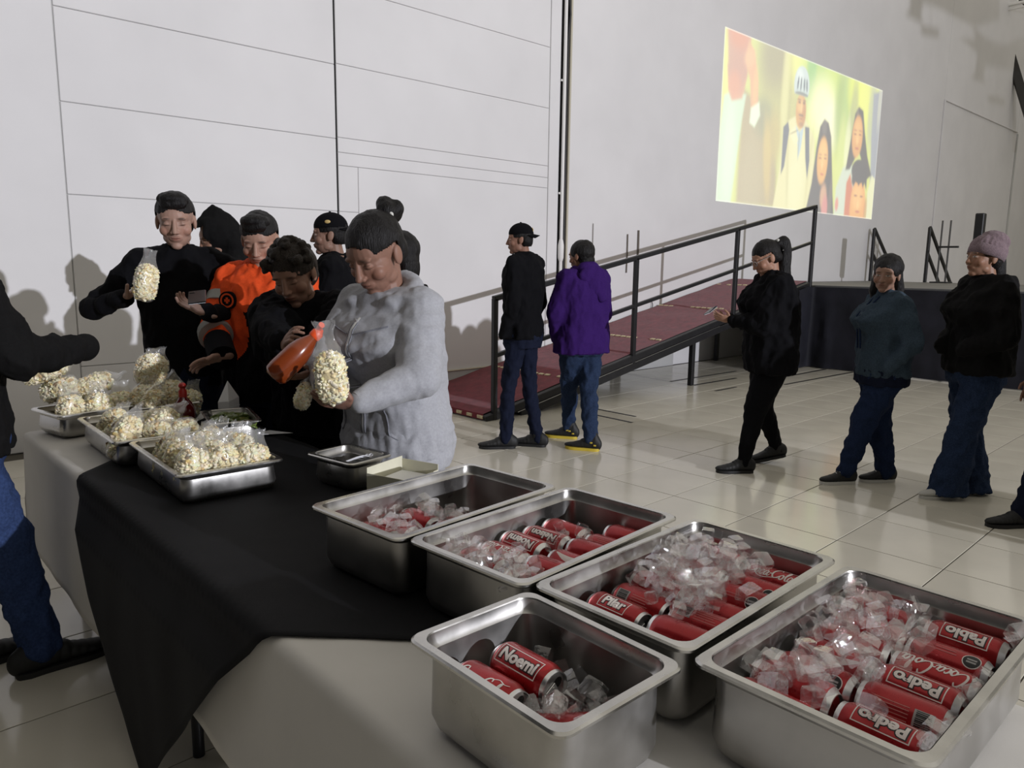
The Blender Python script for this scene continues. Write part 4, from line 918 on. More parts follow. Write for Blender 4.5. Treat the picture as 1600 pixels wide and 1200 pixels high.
# paper box behind the first pan, folded napkins, loose sheet
M_paper = mat('cream_paper', (.62, .60, .47), .8, noise_scale=20, noise_amt=.06); M_paperw = mat('white_paper', (.78, .78, .78), .8)
bx = empty('paper_box', (1.215, 1.785, TZ+.011), math.radians(18)); tag(bx, 'open cream paper box behind the farthest pan of cans', 'box')
w, d, h = .165, .135, .105
for nm, c, dm in (('side_panel', (-w/2, 0, h/2), (.002, d, h)), ('side_panel', (w/2, 0, h/2+.004), (.002, d, h+.008)), ('front_panel', (0, -d/2, h/2-.004), (w, .002, h-.008)), ('back_panel', (0, d/2, h/2+.008), (w, .002, h+.016)), ('base_panel', (0, 0, .001), (w, d, .002))): MB().box(c, dm).build(nm, M_paper, bx)
mb = MB()
for k in range(6): mb.box((.0, .0, .02+k*.011), (w-.012, d-.012, .009), Matrix.Rotation(.02*(k % 3-1), 3, 'Z'), .003)
mb.build('napkin_stack', M_paperw, bx)
nk = empty('folded_napkin_pack', (1.285, 3.24, TZ+.011), .8); tag(nk, 'white folded paper napkins standing in a point behind the jalapeno pan', 'napkins')
mb = MB(); mb.add([(-.045, -.02, 0), (.045, -.03, 0), (.05, .03, 0), (-.04, .03, 0), (-.045, -.02, .10), (.045, -.03, .105), (.05, .03, .1), (-.04, .03, .095), (0, 0, .185)], [(0, 1, 5, 4), (1, 2, 6, 5), (2, 3, 7, 6), (3, 0, 4, 7), (4, 5, 8), (5, 6, 8), (6, 7, 8), (7, 4, 8), (3, 2, 1, 0)]); mb.build('napkins', M_paperw, nk)
for z in (.035, .07): MB().box((.0, -.0285, z), (.084, .002, .003), Matrix.Rotation(-.11, 3, 'Z')).build('fold_line', M_spoon, nk)
sp_ = gz(432, 680, TZ); mb = MB(); mb.add([(-.05, .05, 0), (.05, .06, .001), (.10, -.05, .002), (-.03, -.04, .012), (-.05, .05, .0008), (.05, .06, .0018), (.10, -.05, .0028), (-.03, -.04, .0128)], [(0, 1, 2, 3), (7, 6, 5, 4), (0, 4, 5, 1), (1, 5, 6, 2), (2, 6, 7, 3), (3, 7, 4, 0)]); o = mb.build('paper_sheet', M_paperw); o.location = (sp_.x-.05, sp_.y, TZ+.009); tag(o, 'loose white paper sheet on the black cloth right of the front snack tray', 'paper')
# ------------------------------------------------------------------ people
M_skin = vcol_mat('skin', .5, .35, sss=.08)
M_hair = mat('black_hair', (.007, .006, .006), .5, bump=240, bump_s=.6, stretch=(1, 1, .15), spec=.28)
M_hairb = mat('dark_brown_hair', (.022, .016, .012), .5, bump=200, bump_s=.7, spec=.28)
def fabric(name, col, rough=.9, amt=.12, bump=420, sheen=.0, bs=.25): return mat(name, col, rough, noise_scale=120, noise_amt=amt, bump=bump, bump_s=bs, sheen=sheen, spec=.1)
M_blk = fabric('black_jacket_cloth', (.0055, .0055, .0068)); M_blk2 = fabric('charcoal_cloth', (.0085, .0083, .0085)); M_navy = fabric('dark_navy_denim', (.010, .013, .028)); M_grey_h = fabric('grey_marl_fleece', (.36, .365, .39), .95, .08, 500, .1)
M_purple = fabric('purple_fleece', (.036, .012, .105), .95, .12); M_denim = fabric('blue_denim', (.022, .036, .075), .9, .25); M_denimd = fabric('denim_jacket', (.042, .062, .085), .9, .2); M_denimn = fabric('dark_blue_jeans', (.015, .025, .06), .9, .2); M_jean_l = fabric('mid_blue_jeans', (.028, .048, .12), .9, .25)
M_orange = fabric('orange_hi_vis', (.75, .085, .02), .7, .08, 300, .0); M_refl = mat('reflective_grey_band', (.30, .30, .28), .4)
M_rubber = mat('black_rubber', (.012, .012, .012), .6); M_soleW = mat('pale_sole', (.55, .54, .5), .7); M_yel = mat('yellow_sole', (.6, .45, .05), .6); M_beanie = fabric('mauve_knit', (.21, .155, .17), .95, .2, 260, .1, .6)
M_gold = mat('gold_thread', (.5, .36, .14), .6); M_zip = mat('zip_metal', (.5, .5, .5), .35, .8); M_screen = mat('phone_glow', (.02, .02, .02), .2, emit=((.8, .88, 1), 1.2)); M_phone = mat('phone_case', (.02, .02, .022), .3)
def ik(a, c, l1, l2, hint):
    a, c, hint = Vector(a), Vector(c), Vector(hint); d = c-a; L = min(d.length, (l1+l2)*.999); t = d.normalized(); c2 = a+t*L
    x = (l1*l1-l2*l2+L*L)/(2*L); h = math.sqrt(max(1e-6, l1*l1-x*x)); n = hint-t*hint.dot(t); n.normalize(); return a+t*x+n*h, c2
def eul(yaw=0, pitch=0, roll=0): return Matrix.Rotation(yaw, 3, 'Z') @ Matrix.Rotation(-pitch, 3, 'X') @ Matrix.Rotation(roll, 3, 'Y')   # pitch>0 looks down
def head_mesh(R, o, k, neck_to, voxel, fem=False, neck_r=.052):
    mb = MB(); P = lambda x, y, z: o+R@(Vector((x, y, z))*k)
    E = lambda c, r, Q=None: mb.ell(P(*c), tuple(q*k for q in r), R @ Q if Q else R, 20, 14)
    E((0, -.012, .032), (.076, .094, .088)); E((0, .028, -.018), (.066, .066, .085)); E((0, .034, -.062), (.054 if not fem else .05, .055, .052)); E((0, .068, -.098), (.024, .022, .018)); E((0, .046, .03), (.062, .046, .05))
    for s in (-1, 1):
        E((s*.040, .058, -.03), (.027, .026, .026)); E((s*.029, .081, .024), (.023, .012, .009)); E((s*.0785, -.012, -.008), (.009, .019, .032), Matrix.Rotation(.25, 3, 'X')); E((s*.012, .1, -.034), (.0085, .010, .008)); E((s*.043, .014, -.07), (.016, .028, .022)); E((s*.031, .079, .003), (.0145, .0105, .0105))
    mb.cone(P(0, .088, .018), P(0, .106, -.028), .0075*k, .0115*k); E((0, .109, -.031), (.011, .011, .010))
    E((0, .092, -.056), (.020, .0095, .0055)); E((0, .089, -.067), (.0185, .0095, .0065)); E((0, .078, -.06), (.03, .018, .022))
    nk = Vector(neck_to); mb.cone(P(0, -.022, -.05), nk, neck_r*k*.92, neck_r*k*1.1)
    me = remesh(mb.mesh(), voxel, 2 if voxel < .004 else 1)
    return me
def head_cols(me, R, o, k, skin, eyes='open', brow=1, stubble=0, lip=None):
    c = coords(me); Ri = np.array(R.transposed()); q = ((c-np.array(o))@Ri.T)/k; x, y, z = np.abs(q[:, 0]), q[:, 1], q[:, 2]
    base = np.array(srgb(*skin)); C = np.tile(base, (len(c), 1))
    var = nnoise(q*38)*.05; C *= (1+var)[:, None]
    front = (y > .03)
    def mix(mask, col, a=1): C[:] = C*(1-(mask*a)[:, None])+np.array(srgb(*col))*(mask*a)[:, None]
    g = lambda cx, cz, rx, rz: np.exp(-(((x-cx)/rx)**2+((z-cz)/rz)**2)**1.6)*front
    ch = tuple(int(a*b) for a, b in zip(skin, (1.02, .9, .86)))
    mix(g(.042, -.03, .022, .02), ch, .5)
    L = lip or tuple(int(a*b) for a, b in zip(skin, (.86, .68, .66))); mix(g(0, -.0615, .021, .0085), L, .85); mix(g(0, -.0612, .02, .0016), tuple(int(a*.45) for a in skin), .8)
    mix(np.exp(-(((x-.032-.1*(z-.024))/.0175)**2+((z-.0255+.35*np.clip(x-.04, 0, 1))/.0042)**2)**1.5)*front, (26, 20, 18), .85*brow)
    if eyes == 'open':
        mix(g(.031, .003, .0125, .0042), (205, 200, 192)); mix(g(.031, .003, .0052, .0045), (28, 18, 14)); mix(g(.031, .0078, .0135, .002), (22, 16, 14), .9)
    else:
        mix(g(.031, -.0035, .0135, .0022), (24, 17, 15), .9); mix(g(.031, .008, .013, .0015), tuple(int(a*.62) for a in skin), .6)
    mix(g(.0075, -.0415, .0035, .0025), tuple(int(a*.4) for a in skin), .7)
    if stubble: mix(np.clip(g(0, -.078, .045, .026), 0, 1), tuple(int(a*.6) for a in skin), stubble)
    return C
def hand(mb, w, d, nrm, side, k=1.0, curl=.6, spread=.12, thumb=.6, grip=None):
    """w wrist, d pointing direction, nrm palm normal, side +1: thumb on the d x nrm side"""
    w, d, nrm = Vector(w), Vector(d).normalized(), Vector(nrm); nrm = (nrm-d*nrm.dot(d)).normalized(); s = d.cross(nrm)*side
    c = w+d*.045*k; M = Matrix((d, s, nrm)).transposed()
    mb.ell(c, (.052*k, .040*k, .016*k), M); mb.cone(w-d*.03*k, w+d*.02*k, .026*k, .025*k, flat=(nrm, .75))
    for i, (off, L) in enumerate(((.029, .072), (.010, .080), (-.010, .074), (-.028, .058))):
        p = w+d*.082*k+s*off*k; dr = (d+s*spread*(off/.029)).normalized(); a = curl*(.75+.12*i); r = .0088*k
        for j, (f, rr) in enumerate(((.45, 1), (.3, .93), (.25, .85))):
            a2 = a*(.55 if j == 0 else 1); dr = (dr*math.cos(a2)+nrm*math.sin(a2)).normalized(); nrm_l = nrm
            q = p+dr*L*f*k; mb.cone(p, q, r*rr, r*rr*.93, 10); p = q; nrm = (nrm-dr*nrm.dot(dr)).normalized() if abs(nrm.dot(dr)) < .98 else nrm
            nrm = (M@Vector((0, 0, 1))) if False else nrm
        nrm = Vector((M[0][2], M[1][2], M[2][2]))
    p = w+d*.022*k+s*.030*k; dr = (d*.62+s*.72+nrm*thumb*.6).normalized(); q = p+dr*.036*k; mb.cone(p, q, .0125*k, .0105*k, 10); dr = (d*.85+s*.25+nrm*thumb).normalized(); mb.cone(q, q+dr*.030*k, .0102*k, .0088*k, 10)
def shell(prims, voxel, smooth, amp, scale, seed, stretch=(1, 1, .6)):
    me = remesh(prims.mesh(), voxel, smooth)
    if amp: crumple(me, amp*1.5, scale, stretch, seed); crumple(me, amp*.55, scale*2.4, (1, 1, .55), seed+9)
    return me
def rag(mb, secs, n=24):
    """loft of elliptic sections (centre, right axis, fwd axis, rx, ry)"""
    R = []
    for c, r, f, rx, ry in secs: R.append([c+r*(rx*math.copysign(abs(math.cos(2*PI*k/n))**.85, math.cos(2*PI*k/n)))+f*(ry*math.copysign(abs(math.sin(2*PI*k/n))**.85, math.sin(2*PI*k/n))) for k in range(n)])
    mb.rings(R)
class Person:
    def __init__(s, loc, rz, h=1.65, label='', build=1.0, fem=False, lean=0, twist=0, side=0, head=(0, 0, 0), headk=None, feet=((-.09, .02, 0), (.09, -.02, 0)), toe=(.15, -.15), hands=None, palms=None, hint=None, hip_off=(0, 0), skin=(146, 108, 88), eyes='open', curl=(.5, .5), thumb=(.5, .5), near=False, brow=1, stubble=0, reach=0, spread=.1, foot_up=(0, 0), knee=None, head_fwd=.03, drop=0, neck_r=.05, lip=None, shw=None, hide_hands=False, hk=1.0):
        s.loc, s.rz, s.h, s.near = loc, rz, h, near; s.build = build; U = Vector((0, 0, 1)); s.fem = fem
        s.pel = Vector((hip_off[0], hip_off[1], .53*h-drop)); Rl = Matrix.Rotation(-lean, 3, 'X') @ Matrix.Rotation(side, 3, 'Y'); Rt = Matrix.Rotation(twist, 3, 'Z') @ Rl; s.Rl, s.Rt = Rl, Rt
        s.up = Rl@U; s.rt = Rt@Vector((1, 0, 0)); s.fw = Rt@Vector((0, 1, 0))
        s.waist = s.pel+(U*.35+s.up*.65).normalized()*.085*h; s.chest = s.waist+s.up*.125*h; s.nb = s.chest+s.up*.105*h-s.fw*.004*h; s.chest = s.chest
        hw = shw or ((.098 if fem else .108)*h*(.85+.15*build))
        s.sh = {i: s.nb-s.up*.030*h+s.rt*sg*hw+s.fw*.0*h for i, sg in ((0, -1), (1, 1))}      # 0 left, 1 right
        s.hk = headk or (.92 if not fem else .90); Rh = Rt @ eul(*head); s.Rh = Rh
        s.ho = s.nb+(s.up*.6+U*.4).normalized()*(.118*s.hk/.92)+s.fw*head_fwd+Vector((0, 0, .0)); s.ho += Rh@Vector((0, .012, .02))
        la, lf = .176*h+reach, .150*h+reach; s.el, s.wr = {}, {}
        hands = hands or {}; palms = palms or {}; hint = hint or {}
        for i, sg in ((0, -1), (1, 1)):
            tgt = Vector(hands[i]) if i in hands else s.sh[i]+Vector((sg*.05*h, .03*h, -.325*h)); hn = Vector(hint.get(i, (sg*.5, -1, -.3)))
            s.el[i], s.wr[i] = ik(s.sh[i], tgt, la, lf, hn)
        s.hip = {i: s.pel+Vector((sg*.052*h, 0, -.012*h)) for i, sg in ((0, -1), (1, 1))}; s.kn, s.an, s.toe = {}, {}, {}
        for i in (0, 1):
            f = Vector(feet[i]); t = toe[i]; td = Vector((-math.sin(t), math.cos(t), 0)); a = f+Vector((0, 0, .048*h+foot_up[i])); kh = Vector((knee[i] if knee else (0, 1, 0)))
            s.kn[i], s.an[i] = ik(s.hip[i], a, .240*h, .234*h, kh); s.toe[i] = (td, foot_up[i])
        # ---- body: torso, limbs, neck, head and hands in one mesh
        b = s.build; mb = MB(); s.torso(mb, 0)
        for i in (0, 1): mb.cone(s.sh[i], s.el[i], .040*b, .032*b); mb.cone(s.el[i], s.wr[i], .034*b, .021); mb.cone(s.hip[i], s.kn[i], .072*b, .046*b); mb.cone(s.kn[i], s.an[i], .046*b, .030); mb.cone(s.an[i], s.an[i]+s.toe[i][0]*.02-U*.03, .028, .02)
        core = remesh(mb.mesh(), .014, 3); ms = [core]; cols = [np.tile(np.array(srgb(*skin)), (len(core.vertices), 1))]
        hm = head_mesh(Rh, s.ho, s.hk, s.nb-s.up*.02, .0032 if near else .0048, fem, neck_r); cols.append(head_cols(hm, Rh, s.ho, s.hk, skin, eyes, brow, stubble, lip)); ms.append(hm)
        if not hide_hands:
            hb = MB()
            for i, sg in ((0, -1), (1, 1)):
                d = (s.wr[i]-s.el[i]).normalized(); pd, pn = palms.get(i, (d, Vector((-sg, .3, 0)))); hand(hb, s.wr[i], pd, pn, sg*1 if i in palms and False else thumb_side(pd, pn, sg, s), hk*(.95 if not fem else .88), curl[i], spread, thumb[i])
            hm2 = remesh(hb.mesh(), .0034 if near else .0045, 1); ms.append(hm2); hc = np.tile(np.array(srgb(*(int(q*.95) for q in skin))), (len(hm2.vertices), 1)); cols.append(hc)
        me = join_meshes(ms); set_vcol(me, np.concatenate(cols)); s.root = obj('person', me, M_skin); s.root.location = (loc[0], loc[1], 0); s.root.rotation_euler.z = rz; tag(s.root, label, 'person')
    def torso(s, mb, g, hem=None, belly=0, bust=None):
        h, b = s.h, s.build; bust = (.012 if s.fem else 0) if bust is None else bust
        lo = s.pel-Vector((0, 0, hem if hem is not None else .05*h)); r0 = Matrix.Rotation(0, 3, 'Z'); R0, F0 = Vector((1, 0, 0)), Vector((0, 1, 0)); Rm, Fm = (R0+s.rt).normalized(), (F0+s.fw).normalized()
        hipw, wst, chw = (.104, .088, .100) if s.fem else (.096, .090, .106)
        rag(mb, [(lo, R0, F0, hipw*h*b+g, .070*h*b+g), (s.pel, R0, F0, hipw*h*b+g, .072*h*b+g), (s.waist, Rm, Fm, wst*h*b+g, .064*h*b+g+belly*.6), ((s.waist+s.chest)/2, s.rt, s.fw, (wst+chw)/2*h*b+g, .066*h*b+g+belly*.3), (s.chest+s.fw*bust, s.rt, s.fw, chw*h*b+g, .069*h*b+g+bust), (s.chest+s.up*.055*h+s.fw*bust*.4, s.rt, s.fw, chw*h*b*1.0+g, .064*h*b+g), (s.nb-s.up*.018*h, s.rt, s.fw, .078*h*b+g, .05*h+g), (s.nb+s.up*.015*h, s.rt, s.fw, .042*h+g*.6, .042*h+g*.6)])
        for i in (0, 1): mb.cone(s.nb-s.up*.012*h, s.sh[i], .036*h*.9+g*.5, .036*h*b*.95+g*.6)
    def add(s, me, name, mtl, par=None): return obj(name, me, mtl, par or s.root)
    def vox(s, a, b_): return a if s.near else b_
    def top(s, mtl, name='jacket', g=.022, hem=.06, arm=(.058, .047, .040), amp=.007, seed=1, belly=0, cuff=.02, collar=None, hood=None, bust=None, flare=0, scale=9, fold=(1, 1, .6)):
        mb = MB(); s.torso(mb, g, hem, belly, bust); b = .5+.5*s.build
        for i in (0, 1):
            d = (s.wr[i]-s.el[i]).normalized(); mb.cone(s.sh[i], s.el[i], arm[0]*b, arm[1]*b, 16); mb.cone(s.el[i], s.wr[i]-d*(arm[2]*.8-cuff), arm[1]*b, arm[2]*.88, 16)
        if collar == 'stand': 
            c0 = s.nb; rag(mb, [(c0-s.up*.03, s.rt, s.fw, .085, .08), (c0+s.up*.045+s.fw*.008, s.rt, s.fw, .069, .070)])
        if hood == 'down':
            for a in range(-8, 9):
                t = a/8*2.2; q = s.nb+s.up*(.0+.034*math.cos(t))-s.fw*(.098*math.cos(t)-.012)+s.rt*.112*math.sin(t); mb.ell(q, (.042, .042, .036+.012*math.cos(t)))
            mb.ell(s.nb-s.fw*.105-s.up*.06, (.10, .045, .085), Matrix((s.rt, s.fw, s.up)).transposed())
        me = shell(mb, s.vox(.0085, .011), 5, amp, scale, seed, fold)
        return s.add(me, name, mtl)
    def pants(s, mtl, name='trousers', r=(.098, .066, .050), amp=.006, seed=2, flare=0, seat=.012, waist_up=.05):
        mb = MB(); b = s.build; h = s.h
        hipw = .104 if s.fem else .096; R0, F0 = Vector((1, 0, 0)), Vector((0, 1, 0))
        rag(mb, [(s.pel-Vector((0, .0, .075*h)), R0, F0, hipw*h*b*.92+seat, .072*h*b+seat), (s.pel-Vector((0, 0, .03*h)), R0, F0, hipw*h*b+seat, .080*h*b+seat), (s.pel+Vector((0, 0, waist_up*h)), R0, F0, .09*h*b+seat, .064*h*b+seat)])
        for i in (0, 1):
            mb.cone(s.hip[i]-Vector((0, 0, .03*h)), s.kn[i], r[0]*b, r[1]*b, 18); e = s.an[i]; d = (e-s.kn[i]).normalized(); e = e+d*(.045 if not flare else .03)
            if flare: m_ = s.kn[i].lerp(e, .55); mb.cone(s.kn[i], m_, r[1]*b, r[1]*b*1.02, 18); R_ = [[p for p in []]]; rag(mb, [(s.kn[i].lerp(e, .35), R0, F0, r[1]*b, r[1]*b), (m_, R0, F0, r[1]*b*1.05, r[1]*b*1.1), (e, R0, F0, flare*.8, flare), (e-Vector((0, 0, .03)), R0, F0, flare*.85, flare*1.1)])
            else: mb.cone(s.kn[i], e-d*r[2]*.6, r[1]*b, r[2], 18)
        me = shell(mb, s.vox(.009, .0105), 4, amp, 11, seed, (1, 1, .8)); return s.add(me, name, mtl)
    def shoe(s, mtl, sole, high=0, size=1.0, sole_t=.02, accents=None, laces=None):
        for i in (0, 1):
            td, up = s.toe[i]; sd = Vector((td.y, -td.x, 0)); a = s.an[i]; g = Vector((a.x, a.y, up)); U = Vector((0, 0, 1)); L = .27*size*s.h/1.65; W = .048*size
            pit = 0.0
            if up > .02: pit = min(.6, up*5)
            T = (td*math.cos(pit)-U*math.sin(pit)); Un = (U*math.cos(pit)+td*math.sin(pit)); base = g-td*.0
            def at(u, z): return base+T*(u*L)+Un*(z-(.0))
            mb = MB(); P = [(-.24, .030, .055, .075), (-.15, .040, .05, .095+high), (-.02, .041, .045, .10+high), (.12, .041, .035, .085), (.32, .045, .03, .05), (.5, .046, .02, .035), (.64, .036, .01, .028), (.70, .016, 0, .02)]
            for (u0, w0, _, h0), (u1, w1, _, h1) in zip(P, P[1:]):
                for t in (0, .5): u, w, hh = u0+(u1-u0)*t, (w0+(w1-w0)*t)*size, h0+(h1-h0)*t; mb.ell(at(u, sole_t+hh*.42), (L*.11, w*.92, hh*.62), Matrix((T, sd, Un)).transposed())
            mb.cone(a-U*.02, a+(s.kn[i]-a).normalized()*(.012+high), .042*size, .043*size)
            me = remesh(mb.mesh(), s.vox(.005, .0065), 3); so = s.add(me, 'shoe', mtl)
            sb_ = MB(); R_ = []
            out = [(-.27, .018), (-.25, .028), (-.15, .039), (0, .038), (.2, .043), (.42, .05), (.58, .046), (.68, .032), (.735, .014)]
            for z in (0, sole_t*.5, sole_t):
                k = 1.03 if 0 < z < sole_t else 1.0; R_.append([at(u, z)+sd*w*size*k for u, w in out]+[at(u, z)-sd*w*size*k for u, w in reversed(out)])
            sb_.rings(R_); sb_.build('sole', sole, so, 40)
            if laces:
                lb = MB()
                for k in range(4): u = .06+k*.075; lb.tube([at(u, sole_t+.088+high*.3-k*.013)+sd*.02*size, at(u+.02, sole_t+.098+high*.3-k*.013), at(u, sole_t+.088+high*.3-k*.013)-sd*.02*size], .0028, 6)
                lb.build('laces', laces, so, 60)
            if accents:
                ab = MB()
                for u, z in ((-.06, .07), (.02, .075), (-.17, .05)): ab.box(at(u, z)+sd*(-.040 if True else .04)*size, (.02, .006, .012), Matrix((T, sd, Un)).transposed(), .002); ab.box(at(u, z)+sd*.040*size, (.02, .006, .012), Matrix((T, sd, Un)).transposed(), .002)
                ab.build('accent', accents, so)
    def H(s, x, y, z): return s.ho+s.Rh@(Vector((x, y, z))*s.hk)
    def hair(s, mtl, extra=None, line=.045, back=-.07, side_z=-.01, thick=1.07, name='hair', amp=.003, tuft=None, scale=40):
        """cap of hair with an open face; extra(mb, H) adds buns, tails or long hair"""
        k = s.hk; mb = MB(); R = s.Rh
        mb.ell(s.H(0, -.016, .036), (.081*k*thick, .098*k*thick, .091*k*thick), R, 26, 18); mb.ell(s.H(0, -.05, -.01), (.072*k*thick, .058*k*thick, .07*k*thick), R, 20, 14)
        me = remesh(mb.mesh(), s.vox(.005, .0065), 2); bm = bmesh.new(); bm.from_mesh(me); bpy.data.meshes.remove(me); Ri = R.transposed(); dead = []
        for v in bm.verts:
            q = Ri@(v.co-s.ho)/k; wob = .004*noise.noise(q*70); ov = (q.x/.0665)**2+((q.z+.03)/(line+.036+wob))**2
            if q.y > .004 and (abs(q.x) < .078 if q.z < -.03 else ov < 1) or (abs(q.x) > .045 and q.y > -.022 and q.z < side_z+.012) or q.z < back: dead.append(v)
        bmesh.ops.delete(bm, geom=dead, context='VERTS'); m2 = bpy.data.meshes.new('hair'); bm.to_mesh(m2); bm.free(); ms = [m2]
        if extra: e = MB(); extra(e, s.H, k); ms.append(remesh(e.mesh(), s.vox(.005, .0065), 2))
        me = join_meshes(ms); crumple(me, amp, scale, (1, 1, .3), 3, False); o = s.add(me, name, mtl); sd = o.modifiers.new('t', 'SOLIDIFY'); sd.thickness = .004; sd.offset = -1; return o
    def cap(s, mtl, brim_dir=1, logo=None, brim_up=0.0):
        k = s.hk; mb = MB(); R = s.Rh; mb.ell(s.H(0, -.012, .048), (.088*k, .104*k, .088*k), R, 26, 18); me = remesh(mb.mesh(), s.vox(.005, .006), 1); bm = bmesh.new(); bm.from_mesh(me); Ri = R.transposed()
        bmesh.ops.delete(bm, geom=[v for v in bm.verts if (Ri@(v.co-s.ho)).z/k < .040-.12*(Ri@(v.co-s.ho)).y/k*.3*brim_dir*-1*0], context='VERTS'); bm.to_mesh(me); bm.free(); o = s.add(me, 'cap', mtl); sd = o.modifiers.new('t', 'SOLIDIFY'); sd.thickness = .003
        b = MB(); R_ = []
        for j in range(9):
            u = j/8; L = []
            for i in range(15):
                a = (i/14-.5)*2; w = .078*math.sqrt(max(0, 1-(u*.92)**4)); x = a*w; y = .080-.025*a*a+u*.075*(1-.25*a*a); L.append(s.H(x, brim_dir*y-.012*(0 if brim_dir > 0 else 1), .043-.016*a*a-.006*u+brim_up*u))
            R_.append(L)
        v = [p for r in R_ for p in r]; f = [(j*15+i, j*15+i+1, (j+1)*15+i+1, (j+1)*15+i) for j in range(8) for i in range(14)]; me = bpy.data.meshes.new('brim'); me.from_pydata([tuple(p) for p in v], [], f); shade(me); bo = s.add(me, 'brim', mtl, o); sd = bo.modifiers.new('t', 'SOLIDIFY'); sd.thickness = .003
        MB().ell(s.H(0, -.012, .137), (.008, .008, .005)).build('button', mtl, o, 60)
        if logo: logo(s, o)
        return o
def thumb_side(d, n, sg, s):
    """thumb of a right hand (sg +1) seen with the palm normal n and fingers along d"""
    return 1 if sg > 0 else -1
def P_world(person, px, py, dep):
    """a point of the hall on the given sight line, in the person's own frame"""
    w = gd(px, py, dep)-Vector((person[0], person[1], 0)); return Matrix.Rotation(-person[2], 3, 'Z')@w
D = math.radians
def local(loc, rz, w): v = Vector((w[0]-loc[0], w[1]-loc[1], w[2] if len(w) > 2 else 0)); return Matrix.Rotation(-rz, 3, 'Z')@v
def lp(loc, rz, px, py, d): return local(loc, rz, gd(px, py, d))
def glocal(rz, v): return Matrix.Rotation(-rz, 3, 'Z')@Vector(v)
def patch(mb, pts, t=.002): mb.add(pts, [tuple(range(len(pts)))])
# --- 1 man with a bag of puffs and a phone
loc, rz = (1.325, 3.87), D(150)
q = lambda px, py, d: lp(loc, rz, px, py, d)
bm_ = Person(loc, rz, 1.75, 'man in a black zipped jacket holding up a snack bag and looking at his phone', .98, near=True, headk=1.07, head=(.12, .22, .03), hands={1: q(196, 464, 3.44), 0: q(322, 488, 3.40)}, hint={1: (1, -.2, -.7), 0: (-.7, -.3, -1)}, palms={1: (glocal(rz, c_r*.75+c_u*.45), glocal(rz, -c_f*.3-c_r*.2+c_u*.9)), 0: (glocal(rz, -c_r*.8+c_u*.35-c_f*.4), glocal(rz, c_u*.8-c_f*.5))}, curl=(.45, .5), skin=(162, 130, 115), eyes='closed', thumb=(.6, .9))
bm_.pants(M_navy); bm_.shoe(M_rubber, M_rubber)
j = bm_.top(M_blk, 'jacket', .026, .10, (.062, .054, .046), .007, 1, collar='stand')
def short_hair(mb, H, k):
    mb.ell(H(0, .03, .10), (.068*k, .065*k, .036*k)); mb.ell(H(.0, .062, .088), (.06*k, .03*k, .03*k))
bm_.hair(M_hair, short_hair, .058, -.06, .03, 1.06)
BAGS.append((filling(31, .046, .040, .082, 900), bag_shell(31, .049, .043, .086, .05), .082)); pb_ = gd(228, 442, 3.36); b_ = bag(4, pb_-Vector((0, 0, .08)), 'bag of pork puffs held up in the hand of the man in the zipped jacket', .2, (.0, .22), 1.0)
def phone(px, py, d, R, label):
    c = gd(px, py, d); r = empty('mobile_phone', c); tag(r, label, 'phone'); M = R.to_4x4(); r.matrix_world = Matrix.Translation(c) @ M
    MB().box((0, 0, 0), (.074, .15, .008), bev=.003).build('phone_body', M_phone, r); MB().box((0, 0, .0046), (.068, .142, .0008)).build('screen', M_screen, r); MB().box((.02, .055, -.005), (.022, .022, .003), bev=.001).build('camera_bump', M_phone, r)
    return r
Bz = Matrix((c_r, c_u, -c_f)).transposed()
phone(308, 464, 3.30, Bz @ Matrix.Rotation(D(-62), 3, 'X') @ Matrix.Rotation(D(20), 3, 'Z') @ Matrix.Rotation(PI, 3, 'Y'), 'dark mobile phone in the other hand of the man in the zipped jacket')

# --- 2 hooded person behind him
loc = gd(352, 400, 4.45); rz = D(75)
hp = Person(loc, rz, 1.70, 'person in a dark hooded top with the hood up behind the man with the phone', 1.05, head=(0, .35, 0), headk=.98, skin=(146, 112, 93), eyes='closed')
hp.pants(M_blk); hp.shoe(M_rubber, M_rubber); hp.top(M_blk2, 'hooded_top', .035, .12, (.07, .06, .05), .008, 4)
hb = MB(); R = hp.Rh; k = hp.hk
hb.ell(hp.H(0, -.02, .035), (.105*k, .125*k, .125*k), R, 24, 16); hb.ell(hp.H(0, -.07, -.06), (.11*k, .10*k, .13*k), R, 20, 14); hb.ell(hp.H(0, -.03, .10), (.06*k, .08*k, .09*k), R); hb.ell(hp.nb-hp.fw*.03, (.14, .11, .09))
me = shell(hb, .009, 4, .006, 10, 2); bm = bmesh.new(); bm.from_mesh(me)
dead = [v for v in bm.verts if (lambda w: w.y > .055 and -.2 < w.z < .085 and abs(w.x) < .07)(R.transposed()@(v.co-hp.ho)/k)]
bmesh.ops.delete(bm, geom=dead, context='VERTS'); bm.to_mesh(me); bm.free(); hp.add(me, 'hood', M_blk2)

